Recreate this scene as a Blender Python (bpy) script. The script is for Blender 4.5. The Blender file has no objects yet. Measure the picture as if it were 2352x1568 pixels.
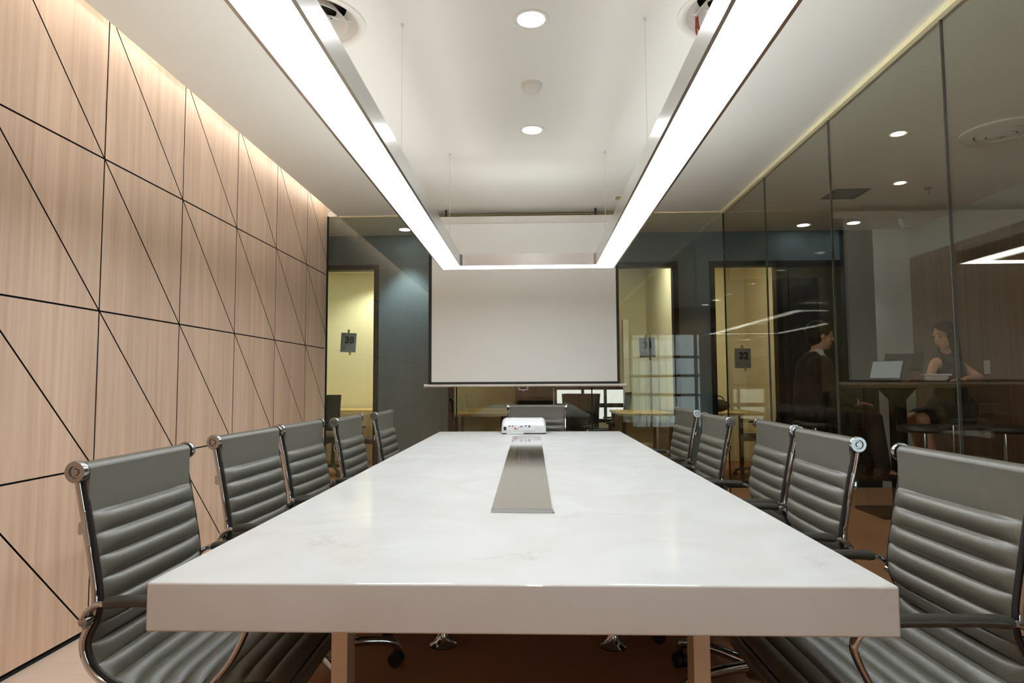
import bpy, bmesh, math, random
from mathutils import Vector, Matrix

random.seed(7)
PI = math.pi
scene = bpy.context.scene
COL = scene.collection

# ------------------------------------------------------------------ camera
cam_d = bpy.data.cameras.new('camera')
cam = bpy.data.objects.new('camera', cam_d)
COL.objects.link(cam)
scene.camera = cam
cam_d.sensor_width = 36.0
cam_d.lens = 36.0 * 1480.13 / 2352.0
cam_d.clip_start = 0.02
_r = Vector((0.99942500, 0.03356947, -0.00477155))
_u = Vector((0.00692802, -0.06441873, 0.99789791))
_d = Vector((-0.03319156, 0.99735817, 0.06461426))
EYE = Vector((0.0, 0.0, 1.13))
cam.matrix_world = Matrix(((_r.x, _u.x, -_d.x, EYE.x), (_r.y, _u.y, -_d.y, EYE.y),
                           (_r.z, _u.z, -_d.z, EYE.z), (0, 0, 0, 1)))

# ------------------------------------------------------------------ world, exposure
RING = 4.6          # pendant lower diffuser
RING_UP = 1.3          # pendant upper diffuser
RING_FILL = 13.0        # added pendant lens, unseen from below, lifting the ceiling sides
COVE = 3.4          # warm strip behind the ceiling edge
DAYLIGHT = 1.6      # sky outside the windows
world = bpy.data.worlds.new('world')
scene.world = world
world.use_nodes = True
bg = world.node_tree.nodes['Background']
bg.inputs[0].default_value = (0.72, 0.86, 1.0, 1)
bg.inputs[1].default_value = DAYLIGHT
scene.view_settings.view_transform = 'Standard'
scene.view_settings.look = 'None'
scene.view_settings.exposure = 1.97
scene.view_settings.gamma = 1.0
scene.view_settings.use_curve_mapping = False
scene.cycles.use_denoising = True
scene.cycles.max_bounces = 10
scene.cycles.diffuse_bounces = 8
scene.cycles.glossy_bounces = 5
scene.cycles.transparent_max_bounces = 24
scene.cycles.sample_clamp_indirect = 6.0
scene.cycles.caustics_reflective = False
scene.cycles.caustics_refractive = False

# ------------------------------------------------------------------ materials
def lin(c):
    return tuple(((v / 255.0) / 12.92 if v / 255.0 <= 0.04045 else ((v / 255.0 + 0.055) / 1.055) ** 2.4) for v in c)


def new_mat(name):
    m = bpy.data.materials.new(name)
    m.use_nodes = True
    nt = m.node_tree
    return m, nt, nt.nodes['Principled BSDF']


def pbr(name, col, rough=0.5, metal=0.0, spec=0.5, noise=0.0, nscale=20.0, bump=0.0, bscale=200.0, stretch=(1, 1, 1), coat=0.0):
    """Principled material whose colour is gently broken up by noise; optional fine bump."""
    m, nt, b = new_mat(name)
    c = lin(col)
    b.inputs['Roughness'].default_value = rough
    b.inputs['Metallic'].default_value = metal
    b.inputs['Specular IOR Level'].default_value = spec
    b.inputs['Coat Weight'].default_value = coat
    b.inputs['Base Color'].default_value = (*c, 1)
    tc = nt.nodes.new('ShaderNodeTexCoord')
    mp = nt.nodes.new('ShaderNodeMapping')
    mp.inputs['Scale'].default_value = stretch
    nt.links.new(tc.outputs['Object'], mp.inputs[0])
    if noise > 0:
        n = nt.nodes.new('ShaderNodeTexNoise')
        n.inputs['Scale'].default_value = nscale
        n.inputs['Detail'].default_value = 4
        nt.links.new(mp.outputs[0], n.inputs['Vector'])
        r = nt.nodes.new('ShaderNodeValToRGB')
        r.color_ramp.elements[0].position = 0.3
        r.color_ramp.elements[1].position = 0.7
        r.color_ramp.elements[0].color = (*[v * (1 - noise) for v in c], 1)
        r.color_ramp.elements[1].color = (*[min(1, v * (1 + noise)) for v in c], 1)
        nt.links.new(n.outputs['Fac'], r.inputs[0])
        nt.links.new(r.outputs[0], b.inputs['Base Color'])
    if bump > 0:
        n2 = nt.nodes.new('ShaderNodeTexNoise')
        n2.inputs['Scale'].default_value = bscale
        n2.inputs['Detail'].default_value = 3
        nt.links.new(mp.outputs[0], n2.inputs['Vector'])
        bp = nt.nodes.new('ShaderNodeBump')
        bp.inputs['Strength'].default_value = bump
        bp.inputs['Distance'].default_value = 0.002
        nt.links.new(n2.outputs['Fac'], bp.inputs['Height'])
        nt.links.new(bp.outputs[0], b.inputs['Normal'])
    return m


def emis(name, col, strength):
    m = bpy.data.materials.new(name)
    m.use_nodes = True
    nt = m.node_tree
    nt.nodes.remove(nt.nodes['Principled BSDF'])
    e = nt.nodes.new('ShaderNodeEmission')
    e.inputs[0].default_value = (*col, 1)
    e.inputs[1].default_value = strength
    nt.links.new(e.outputs[0], nt.nodes['Material Output'].inputs[0])
    return m


def glass(name, tint, f0=0.043, gloss_tint=(1, 1, 1)):
    """Tinted flat glazing: clear transmission and a Fresnel mirror on each face."""
    m = bpy.data.materials.new(name)
    m.use_nodes = True
    nt = m.node_tree
    nt.nodes.remove(nt.nodes['Principled BSDF'])
    N = nt.nodes.new
    geo = N('ShaderNodeNewGeometry')
    dot = N('ShaderNodeVectorMath'); dot.operation = 'DOT_PRODUCT'
    nt.links.new(geo.outputs['Incoming'], dot.inputs[0])
    nt.links.new(geo.outputs['Normal'], dot.inputs[1])
    ab = N('ShaderNodeMath'); ab.operation = 'ABSOLUTE'
    nt.links.new(dot.outputs['Value'], ab.inputs[0])
    om = N('ShaderNodeMath'); om.operation = 'SUBTRACT'; om.inputs[0].default_value = 1.0
    nt.links.new(ab.outputs[0], om.inputs[1])
    pw = N('ShaderNodeMath'); pw.operation = 'POWER'; pw.inputs[1].default_value = 5.0
    nt.links.new(om.outputs[0], pw.inputs[0])
    ma = N('ShaderNodeMath'); ma.operation = 'MULTIPLY_ADD'
    ma.inputs[1].default_value = 1 - f0; ma.inputs[2].default_value = f0
    nt.links.new(pw.outputs[0], ma.inputs[0])
    tr = N('ShaderNodeBsdfTransparent'); tr.inputs[0].default_value = (*tint, 1)
    gl = N('ShaderNodeBsdfGlossy'); gl.inputs['Roughness'].default_value = 0.0
    gl.inputs[0].default_value = (*gloss_tint, 1)
    mx = N('ShaderNodeMixShader')
    nt.links.new(ma.outputs[0], mx.inputs[0])
    nt.links.new(tr.outputs[0], mx.inputs[1])
    nt.links.new(gl.outputs[0], mx.inputs[2])
    nt.links.new(mx.outputs[0], nt.nodes['Material Output'].inputs[0])
    return m


def wood(name, dark, mid, light, gy=26.0, gz=0.7, rough=0.42):
    """Straight vertical-grain veneer: noise stretched along Z."""
    m, nt, b = new_mat(name)
    b.inputs['Roughness'].default_value = rough
    tc = nt.nodes.new('ShaderNodeTexCoord')
    mp = nt.nodes.new('ShaderNodeMapping')
    mp.inputs['Scale'].default_value = (gy, gy, gz)
    nt.links.new(tc.outputs['Object'], mp.inputs[0])
    n1 = nt.nodes.new('ShaderNodeTexNoise')
    n1.inputs['Scale'].default_value = 1.0
    n1.inputs['Detail'].default_value = 6
    n1.inputs['Roughness'].default_value = 0.65
    nt.links.new(mp.outputs[0], n1.inputs['Vector'])
    r = nt.nodes.new('ShaderNodeValToRGB')
    e = r.color_ramp.elements
    e[0].position = 0.32; e[0].color = (*lin(dark), 1)
    e[1].position = 0.72; e[1].color = (*lin(light), 1)
    k = e.new(0.5); k.color = (*lin(mid), 1)
    nt.links.new(n1.outputs['Fac'], r.inputs[0])
    mp2 = nt.nodes.new('ShaderNodeMapping')
    mp2.inputs['Scale'].default_value = (5, 5, 0.35)
    nt.links.new(tc.outputs['Object'], mp2.inputs[0])
    n2 = nt.nodes.new('ShaderNodeTexNoise')
    n2.inputs['Scale'].default_value = 1.0
    nt.links.new(mp2.outputs[0], n2.inputs['Vector'])
    hs = nt.nodes.new('ShaderNodeHueSaturation')
    mr = nt.nodes.new('ShaderNodeMapRange')
    mr.inputs['From Min'].default_value = 0.3; mr.inputs['From Max'].default_value = 0.7
    mr.inputs['To Min'].default_value = 0.9; mr.inputs['To Max'].default_value = 1.1
    nt.links.new(n2.outputs['Fac'], mr.inputs['Value'])
    nt.links.new(mr.outputs[0], hs.inputs['Value'])
    nt.links.new(r.outputs[0], hs.inputs['Color'])
    nt.links.new(hs.outputs[0], b.inputs['Base Color'])
    return m


def marble(name):
    m, nt, b = new_mat(name)
    b.inputs['Roughness'].default_value = 0.06
    b.inputs['Specular IOR Level'].default_value = 0.5
    tc = nt.nodes.new('ShaderNodeTexCoord')
    n1 = nt.nodes.new('ShaderNodeTexNoise')
    n1.inputs['Scale'].default_value = 3.2; n1.inputs['Detail'].default_value = 8; n1.inputs['Distortion'].default_value = 1.2
    nt.links.new(tc.outputs['Object'], n1.inputs['Vector'])
    r1 = nt.nodes.new('ShaderNodeValToRGB')
    r1.color_ramp.elements[0].position = 0.35; r1.color_ramp.elements[0].color = (*lin((181, 180, 175)), 1)
    r1.color_ramp.elements[1].position = 0.62; r1.color_ramp.elements[1].color = (*lin((186, 187, 184)), 1)
    nt.links.new(n1.outputs['Fac'], r1.inputs[0])
    # thin irregular veins
    mp = nt.nodes.new('ShaderNodeMapping')
    mp.inputs['Rotation'].default_value = (0.5, 0.3, 0.75)
    nt.links.new(tc.outputs['Object'], mp.inputs[0])
    n2 = nt.nodes.new('ShaderNodeTexNoise')
    n2.inputs['Scale'].default_value = 1.15; n2.inputs['Detail'].default_value = 7; n2.inputs['Roughness'].default_value = 0.62
    nt.links.new(mp.outputs[0], n2.inputs['Vector'])
    s = nt.nodes.new('ShaderNodeMath'); s.operation = 'SUBTRACT'; s.inputs[1].default_value = 0.5
    nt.links.new(n2.outputs['Fac'], s.inputs[0])
    a = nt.nodes.new('ShaderNodeMath'); a.operation = 'ABSOLUTE'
    nt.links.new(s.outputs[0], a.inputs[0])
    r2 = nt.nodes.new('ShaderNodeValToRGB')
    r2.color_ramp.elements[0].position = 0.0; r2.color_ramp.elements[0].color = (0.2, 0.2, 0.2, 1)
    r2.color_ramp.elements[1].position = 0.012; r2.color_ramp.elements[1].color = (0, 0, 0, 1)
    nt.links.new(a.outputs[0], r2.inputs[0])
    n3 = nt.nodes.new('ShaderNodeTexNoise'); n3.inputs['Scale'].default_value = 2.3
    nt.links.new(tc.outputs['Object'], n3.inputs['Vector'])
    r3 = nt.nodes.new('ShaderNodeValToRGB')
    r3.color_ramp.elements[0].position = 0.54; r3.color_ramp.elements[1].position = 0.68
    nt.links.new(n3.outputs['Fac'], r3.inputs[0])
    mu = nt.nodes.new('ShaderNodeMath'); mu.operation = 'MULTIPLY'
    nt.links.new(r2.outputs[0], mu.inputs[0]); nt.links.new(r3.outputs[0], mu.inputs[1])
    mix = nt.nodes.new('ShaderNodeMix'); mix.data_type = 'RGBA'
    nt.links.new(mu.outputs[0], mix.inputs[0])
    nt.links.new(r1.outputs[0], mix.inputs[6])
    mix.inputs[7].default_value = (*lin((120, 106, 86)), 1)
    nt.links.new(mix.outputs[2], b.inputs['Base Color'])
    b.inputs['Specular IOR Level'].default_value = 0.0
    b.inputs['Roughness'].default_value = 0.5
    lw = nt.nodes.new('ShaderNodeLayerWeight'); lw.inputs[0].default_value = 0.5
    mr = nt.nodes.new('ShaderNodeMapRange')
    mr.inputs['From Min'].default_value = 0.0; mr.inputs['From Max'].default_value = 1.0
    mr.inputs['To Min'].default_value = 0.04; mr.inputs['To Max'].default_value = 0.17
    nt.links.new(lw.outputs['Facing'], mr.inputs['Value'])
    gl = nt.nodes.new('ShaderNodeBsdfGlossy'); gl.inputs['Roughness'].default_value = 0.035
    mx = nt.nodes.new('ShaderNodeMixShader')
    nt.links.new(mr.outputs[0], mx.inputs[0])
    nt.links.new(b.outputs[0], mx.inputs[1])
    nt.links.new(gl.outputs[0], mx.inputs[2])
    nt.links.new(mx.outputs[0], nt.nodes['Material Output'].inputs[0])
    return m


M = {
    'ceiling': pbr('ceiling_paint', (229, 228, 218), 0.85, noise=0.006, nscale=3),
    'wood': wood('veneer_panelling', (210, 177, 150), (224, 193, 166), (236, 208, 183)),
    'groove': pbr('black_groove', (8, 7, 6), 0.8, noise=0.1),
    'carpet': pbr('brown_carpet', (170, 126, 98), 0.95, spec=0.1, noise=0.28, nscale=160, bump=0.6, bscale=500),
    'pale_floor': pbr('pale_vinyl', (226, 206, 188), 0.5, noise=0.04, nscale=5, stretch=(1, 8, 1)),
    'marble': marble('white_marble'),
    'steel': pbr('polished_steel', (224, 221, 214), 0.08, 1.0, noise=0.03, nscale=6, stretch=(40, 1, 1)),
    'leg_steel': pbr('satin_steel', (198, 184, 160), 0.4, 0.35, noise=0.12, nscale=9),
    'chrome': pbr('chrome', (182, 184, 186), 0.07, 1.0, noise=0.02),
    'alu': pbr('brushed_aluminium', (230, 231, 232), 0.22, 1.0, noise=0.02, nscale=60, stretch=(1, 0.05, 1)),
    'leather': pbr('grey_leather', (83, 81, 70), 0.40, spec=0.8, noise=0.05, nscale=25, bump=0.25, bscale=420),
    'pad': pbr('armrest_leather', (46, 45, 38), 0.4, noise=0.06, nscale=30, bump=0.2, bscale=400),
    'black': pbr('black_plastic', (22, 22, 22), 0.5, noise=0.1),
    'black_frame': pbr('black_metal_frame', (7, 7, 7), 0.6, spec=0.2, noise=0.1),
    'mesh': pbr('black_mesh_fabric', (16, 17, 18), 0.8, noise=0.3, nscale=300),
    'white': pbr('white_plastic', (206, 207, 208), 0.28, noise=0.01),
    'grey_plastic': pbr('grey_plastic', (205, 206, 203), 0.5, noise=0.03, nscale=300),
    'white_paint': pbr('white_paint', (222, 218, 208), 0.6, noise=0.01),
    'screen': pbr('projection_fabric', (238, 238, 232), 0.9, spec=0.1, noise=0.006, nscale=200),
    'cream': pbr('gap_glow_paint', (232, 224, 182), 0.5, noise=0.02),  # glow of the ceiling gap put into a cream colour
    'blue_wall': pbr('blue_grey_paint', (92, 108, 114), 0.55, noise=0.02, nscale=4),
    'office_wall': pbr('cream_office_paint', (232, 228, 204), 0.85, noise=0.02, nscale=2),
    'beige_wall': pbr('beige_office_paint', (216, 192, 156), 0.85, noise=0.02, nscale=2),
    'lobby_wood': wood('lobby_veneer', (112, 88, 68), (126, 100, 78), (140, 112, 90)),
    'lobby_white': pbr('lobby_white_paint', (200, 206, 204), 0.8, noise=0.01),
    'dark_wall': pbr('dark_grey_paint', (40, 44, 46), 0.7, noise=0.04),
    'dark_door': pbr('black_door_lacquer', (8, 9, 9), 0.5, noise=0.1),
    'desk': pbr('maple_desk_laminate', (226, 196, 132), 0.4, noise=0.06, nscale=4, stretch=(1, 12, 1)),
    'desk_panel': pbr('desk_panel_white', (206, 204, 180), 0.5, noise=0.02),
    'bar_top': pbr('bar_table_laminate', (96, 74, 52), 0.35, noise=0.1, nscale=5, stretch=(2, 14, 1)),
    'paper': pbr('grey_paper', (150, 158, 158), 0.8, noise=0.02),
    'tape': pbr('masking_tape', (186, 170, 118), 0.7, noise=0.05),
    'ink': pbr('black_ink', (14, 16, 16), 0.7, noise=0.05),
    'red': pbr('red_ribbon', (150, 66, 48), 0.7, noise=0.1),
    'skin': pbr('skin', (206, 158, 130), 0.5, noise=0.03, nscale=30),
    'hair': pbr('dark_hair', (30, 22, 18), 0.5, noise=0.4, nscale=60, stretch=(1, 1, 0.1)),
    'dress': pbr('dark_knit', (42, 36, 34), 0.85, noise=0.1, nscale=100),
    'jacket': pbr('brown_suit_wool', (36, 30, 26), 0.85, noise=0.15, nscale=120),
    'shirt': pbr('pale_shirt', (208, 204, 214), 0.7, noise=0.02),
    'trousers': pbr('brown_trousers', (34, 25, 20), 0.85, noise=0.15, nscale=120),
    'laptop': pbr('laptop_shell', (40, 40, 42), 0.35, noise=0.05),
    'laptop_screen': emis('laptop_screen', (0.75, 0.82, 0.85), 0.06),
    'foam': pbr('white_foam_box', (236, 226, 214), 0.6, noise=0.02),
    'cup': glass('clear_plastic_cup', (0.86, 0.84, 0.80)),
    'tea': pbr('iced_tea', (150, 112, 78), 0.2, noise=0.05),
    'ring': emis('pendant_diffuser', (0.92, 0.985, 1.05), RING),
    'ring_up': emis('pendant_upper_diffuser', (1.0, 1.0, 1.0), RING_UP),
    'ring_fill': emis('pendant_fill_lens', (0.96, 1.0, 1.03), RING_FILL),
    'cove': emis('warm_cove_tube', (1.0, 0.98, 0.94), COVE),
    'down': emis('downlight_lens', (0.94, 0.97, 1.0), 9.0),
    'down_cool': emis('cool_downlight_lens', (0.86, 0.94, 1.0), 5.0),
    'down_warm': emis('warm_downlight_lens', (1.0, 0.84, 0.68), 8.0),
    'panel_warm': emis('office_fill_lens', (1.0, 0.96, 0.86), 5.5),
    'down_dim': emis('dim_downlight_lens', (1.0, 0.96, 0.86), 1.2),
    'panel_dim': emis('office_fill_lens_dim', (1.0, 0.92, 0.78), 4.5),
    'glass_end': glass('end_glazing', (0.93, 0.95, 0.90)),
    'glass_side': glass('side_glazing', (0.86, 0.87, 0.83), 0.040, (0.80, 0.75, 0.64)),
    'glass_office': glass('office_glazing', (0.95, 0.96, 0.90)),
    'glass_clear': glass('clear_glazing', (0.97, 0.98, 0.98)),
    'glass_grey': glass('grey_glazing', (0.50, 0.46, 0.45)),
    'seam': pbr('silicone_seam', (70, 72, 68), 0.4, noise=0.05),
    'cap': pbr('satin_chrome_cap', (168, 168, 168), 0.24, 1.0, noise=0.03),
    'red_jack': pbr('red_jack', (200, 90, 60), 0.4, noise=0.03),
    'gold_jack': pbr('gold_jack', (206, 190, 130), 0.3, noise=0.03),
    'blue_port': pbr('blue_port', (70, 80, 150), 0.5, noise=0.03),
}

# ------------------------------------------------------------------ mesh helpers
class MB:
    def __init__(self):
        self.bm = bmesh.new()
        self.wn = False

    def _add(self, fn):
        n = len(self.bm.verts)
        fn()
        self.bm.verts.ensure_lookup_table()
        return self.bm.verts[n:]

    def box(self, c, s, bev=0.0, rot=None, seg=2, taper=None):
        g = bmesh.ops.create_cube(self.bm, size=1.0)
        vs = g['verts']
        for v in vs:
            v.co = Vector((v.co.x * s[0], v.co.y * s[1], v.co.z * s[2]))
            if taper and v.co.z > 0:
                v.co.x *= taper; v.co.y *= taper
        if bev > 0:
            self.wn = True
            es = list({e for v in vs for e in v.link_edges})
            r = bmesh.ops.bevel(self.bm, geom=es, offset=bev, segments=seg, affect='EDGES', profile=0.5)
            vs = list({v for f in r['faces'] for v in f.verts} | {v for v in vs if v.is_valid})
        mt = Matrix.Translation(Vector(c))
        if rot is not None:
            mt = mt @ rot
        for v in vs:
            v.co = mt @ v.co
        return self

    def lo_hi(self, lo, hi, bev=0.0):
        return self.box([(a + b) / 2 for a, b in zip(lo, hi)], [b - a for a, b in zip(lo, hi)], bev)

    def tube(self, pts, r, seg=10, ry=None, up=None, caps=True, closed=False, radii=None):
        """Sweep an ellipse (r along the side axis, ry along the other) through pts."""
        pts = [Vector(p) for p in pts]
        n = len(pts)
        rings = []
        prev = None
        for i, p in enumerate(pts):
            if closed:
                t = pts[(i + 1) % n] - pts[i - 1]
            else:
                t = pts[min(i + 1, n - 1)] - pts[max(i - 1, 0)]
            t.normalize()
            ref = Vector(up) if up is not None else (prev if prev is not None else (Vector((0, 0, 1)) if abs(t.z) < 0.9 else Vector((1, 0, 0))))
            a = ref - t * ref.dot(t)
            if a.length < 1e-6:
                a = t.orthogonal()
            a.normalize()
            b = t.cross(a)
            prev = a
            k = radii[i] if radii else 1.0
            ra, rb = r * k, (ry if ry is not None else r) * k
            rings.append([self.bm.verts.new(p + a * (ra * math.cos(2 * PI * j / seg)) + b * (rb * math.sin(2 * PI * j / seg))) for j in range(seg)])
        m = n if closed else n - 1
        for i in range(m):
            A, B = rings[i], rings[(i + 1) % n]
            for j in range(seg):
                self.bm.faces.new((A[j], A[(j + 1) % seg], B[(j + 1) % seg], B[j]))
        if caps and not closed:
            self.bm.faces.new(rings[0][::-1])
            self.bm.faces.new(rings[-1])
        return self

    def lathe(self, prof, seg=32, mat=None, close=False):
        """Revolve (r, z) pairs about Z."""
        mat = mat or Matrix.Identity(4)
        rings = []
        for (r, z) in prof:
            if r < 1e-6:
                rings.append([self.bm.verts.new(mat @ Vector((0, 0, z)))])
            else:
                rings.append([self.bm.verts.new(mat @ Vector((r * math.cos(2 * PI * j / seg), r * math.sin(2 * PI * j / seg), z))) for j in range(seg)])
        pairs = list(zip(rings[:-1], rings[1:]))
        if close:
            pairs.append((rings[-1], rings[0]))
        for A, B in pairs:
            for j in range(seg):
                k = (j + 1) % seg
                if len(A) == 1 and len(B) == 1:
                    continue
                if len(A) == 1:
                    self.bm.faces.new((A[0], B[k], B[j]))
                elif len(B) == 1:
                    self.bm.faces.new((A[j], A[k], B[0]))
                else:
                    self.bm.faces.new((A[j], A[k], B[k], B[j]))
        return self

    def prism(self, poly, a, b, axis='x'):
        """Extrude a polygon between two coordinates on an axis. poly holds the two other coordinates."""
        def mk(p, t):
            if axis == 'x':
                return Vector((t, p[0], p[1]))
            if axis == 'y':
                return Vector((p[0], t, p[1]))
            return Vector((p[0], p[1], t))
        A = [self.bm.verts.new(mk(p, a)) for p in poly]
        B = [self.bm.verts.new(mk(p, b)) for p in poly]
        n = len(poly)
        self.bm.faces.new(A)
        self.bm.faces.new(B[::-1])
        for i in range(n):
            self.bm.faces.new((A[i], B[i], B[(i + 1) % n], A[(i + 1) % n]))
        return self

    def ball(self, c, r, sub=2, s=(1, 1, 1), rot=None):
        g = bmesh.ops.create_icosphere(self.bm, subdivisions=sub, radius=1.0)
        mt = Matrix.Translation(Vector(c))
        if rot is not None:
            mt = mt @ rot
        for v in g['verts']:
            v.co = mt @ Vector((v.co.x * r * s[0], v.co.y * r * s[1], v.co.z * r * s[2]))
        return self

    def capsule(self, a, b, ra, rb, seg=12):
        """Tapered limb with round ends."""
        a, b = Vector(a), Vector(b)
        d = (b - a).normalized()
        pts, rad = [], []
        for k in range(4):
            t = PI / 2 * (1 - k / 4)
            pts.append(a - d * ra * math.sin(t)); rad.append(max(ra * math.cos(t), ra * 0.02))
        pts += [a, a.lerp(b, 0.5), b]; rad += [ra, (ra + rb) / 2, rb]
        for k in range(1, 5):
            t = PI / 2 * k / 4
            pts.append(b + d * rb * math.sin(t)); rad.append(max(rb * math.cos(t), rb * 0.02))
        self.tube(pts, 1.0, seg=seg, radii=rad)
        return self

    def build(self, name, mat, parent=None, smooth=True, angle=38, mats=None, kind=None):
        bmesh.ops.recalc_face_normals(self.bm, faces=self.bm.faces[:])
        me = bpy.data.meshes.new(name)
        self.bm.to_mesh(me)
        self.bm.free()
        for mm in (mats or [mat]):
            me.materials.append(mm)
        if smooth:
            me.polygons.foreach_set('use_smooth', [True] * len(me.polygons))
            me.set_sharp_from_angle(angle=math.radians(angle if not self.wn else max(angle, 62)))
        o = bpy.data.objects.new(name, me)
        COL.objects.link(o)
        if parent is not None:
            o.parent = parent
        if kind:
            o['kind'] = kind
        if self.wn and smooth:
            w_ = o.modifiers.new('weighted', 'WEIGHTED_NORMAL')
            w_.keep_sharp = True
        return o


def spline(pts, n=60):
    """Catmull-Rom through pts, n samples."""
    pts = [Vector(p) for p in pts]
    P = [pts[0] * 2 - pts[1]] + pts + [pts[-1] * 2 - pts[-2]]
    out = []
    segs = len(pts) - 1
    for i in range(n + 1):
        t = i / n * segs
        k = min(int(t), segs - 1)
        f = t - k
        a, b, c, d = P[k], P[k + 1], P[k + 2], P[k + 3]
        out.append(0.5 * ((2 * b) + (c - a) * f + (2 * a - 5 * b + 4 * c - d) * f * f + (3 * b - 3 * c + d - a) * f ** 3))
    return out


def tag(o, label, cat, group=None, kind=None):
    o['label'] = label
    o['category'] = cat
    if group:
        o['group'] = group
    if kind:
        o['kind'] = kind
    return o


def thing(name, label, cat, loc=(0, 0, 0), rz=0.0, group=None):
    o = bpy.data.objects.new(name, None)
    o.empty_display_size = 0.1
    COL.objects.link(o)
    o.location = loc
    o.rotation_euler = (0, 0, rz)
    return tag(o, label, cat, group)


def kids(o):
    return [c for c in bpy.data.objects if c.parent == o]


def copy_tree(o, parent=None):
    chs = kids(o)
    c = o.copy()
    COL.objects.link(c)
    if parent is not None:
        c.parent = parent
    for ch in chs:
        copy_tree(ch, c)
    return c


def struct(name, mb, mat, parent=None, **k):
    o = mb.build(name, mat, parent, **k)
    if parent is None:
        o['kind'] = 'structure'
    return o


def cut(o, cutter_mb):
    """Boolean-subtract a shape from a mesh and keep only the result."""
    c = cutter_mb.build('cutter', M['black'])
    md = o.modifiers.new('b', 'BOOLEAN')
    md.operation = 'DIFFERENCE'
    md.solver = 'EXACT'
    md.object = c
    dg = bpy.context.evaluated_depsgraph_get()
    me = bpy.data.meshes.new_from_object(o.evaluated_get(dg))
    o.modifiers.clear()
    me.polygons.foreach_set('use_smooth', [False] * len(me.polygons))
    o.data = me
    bpy.data.objects.remove(c)


# ------------------------------------------------------------------ measures of the place (metres)
XL, XE, XR = -2.04, -1.933, 1.856        # panelled wall, ceiling edge, side glazing
ZC = 2.792                               # ceiling
DE = 6.26                                # end glazing
DB = -2.0                                # back of the rooms
DW = 7.1                                 # corridor wall face
XO = 4.12                                # lobby far wall

# ------------------------------------------------------------------ setting: floors
struct('floor', MB().lo_hi((-1.30, DB, -0.05), (XO + 0.1, 9.6, 0)), M['carpet'])
struct('trim_1', MB().lo_hi((-4.0, DB, -0.05), (-1.30, DE, 0.0)), M['pale_floor'])
struct('floor_corridor', MB().lo_hi((-4.0, DE, -0.05), (-1.30, 9.6, 0)), M['carpet'])

# ------------------------------------------------------------------ setting: ceilings
DIFF = [(-1.0, 2.83), (0.90, 2.83)]
ceil = struct('ceiling', MB().lo_hi((XE, DB, ZC), (XR + 0.006, DE + 0.006, ZC + 0.06)), M['ceiling'])
cm = MB()
for (x, y) in DIFF:
    cm.lathe([(0, -0.1), (0.20, -0.1), (0.20, 0.2), (0, 0.2)], 48, Matrix.Translation((x, y, ZC)))
for y in (0.26, 1.555, 2.854, 4.149):
    cm.lathe([(0, -0.1), (0.068, -0.1), (0.068, 0.2), (0, 0.2)], 32, Matrix.Translation((0, y, ZC)))
cut(ceil, cm)
struct('ceiling_lobby', MB().lo_hi((XR + 0.006, DB, ZC), (XO + 0.1, DW, ZC + 0.06)), M['ceiling'])
struct('ceiling_corridor', MB().lo_hi((-4.0, DE + 0.006, ZC), (XR + 0.006, DW, ZC + 0.06)), M['ceiling'])
struct('ceiling_offices', MB().lo_hi((-4.0, DW, ZC), (XO + 0.1, 9.6, ZC + 0.06)), M['ceiling'])
# light trough behind the ceiling edge
struct('trim_2', MB().lo_hi((XL - 0.02, DB, ZC + 0.20), (-1.60, DE, ZC + 0.22)).lo_hi((-1.62, DB, ZC + 0.06), (-1.60, DE, ZC + 0.20)).lo_hi((XL - 0.02, DE, ZC + 0.06), (-1.60, DE + 0.03, ZC + 0.22)), M['white_paint'])
# cream strips painting the glow of the gap above the glazing
struct('trim_3', MB().lo_hi((XR - 0.03, DB, ZC - 0.028), (XR + 0.0, DE - 0.03, ZC)), M['cream'])
struct('trim_4', MB().lo_hi((XL + 0.12, DE - 0.02, ZC - 0.012), (XR - 0.001, DE - 0.002, ZC)), M['cream'])

# ------------------------------------------------------------------ setting: panelled wall
def clip(poly, n, d):
    """Keep the side n.p <= d of a convex polygon."""
    out = []
    for i, p in enumerate(poly):
        q = poly[(i + 1) % len(poly)]
        a = n[0] * p[0] + n[1] * p[1] - d
        b = n[0] * q[0] + n[1] * q[1] - d
        if a <= 0:
            out.append(p)
        if a * b < 0:
            t = a / (a - b)
            out.append((p[0] + (q[0] - p[0]) * t, p[1] + (q[1] - p[1]) * t))
    return out


def inset(poly, g):
    res = list(poly)
    cx = sum(p[0] for p in poly) / len(poly); cy = sum(p[1] for p in poly) / len(poly)
    for i, p in enumerate(poly):
        q = poly[(i + 1) % len(poly)]
        n = (q[1] - p[1], -(q[0] - p[0]))
        L = math.hypot(*n)
        n = (n[0] / L, n[1] / L)
        d = n[0] * p[0] + n[1] * p[1]
        if n[0] * cx + n[1] * cy > d:
            n = (-n[0], -n[1]); d = -d
        res = clip(res, n, d - g)
        if len(res) < 3:
            return []
    return res


PD, PR = 0.6863, 0.729
wl = MB()
wl.lo_hi((XL - 0.06, DB, 0), (XL - 0.012, DE, ZC + 0.22))
nb = len(wl.bm.faces)
for k in range(-8, 6):
    d0 = 2.948 + PD * (k - 1)
    d1 = d0 + PD
    for r in range(4):
        z1 = 1.13 + 1.0774 - PR * (r - 1)
        z0 = z1 - PR
        for tri in ([(d0, z1), (d1, z1), (d1, z0)], [(d0, z1), (d1, z0), (d0, z0)]):
            p = inset(tri, 0.0040)
            p = clip(p, (1, 0), DE) if p else []
            p = clip(p, (-1, 0), -DB) if len(p) > 2 else []
            if len(p) > 2:
                wl.prism(p, XL - 0.012, XL)
wl.bm.faces.ensure_lookup_table()
for i, f in enumerate(wl.bm.faces):
    f.normal_update()
    f.material_index = 0 if i >= nb and abs(f.normal.x) > 0.9 and f.calc_center_median().x > XL - 0.001 else 1
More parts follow.
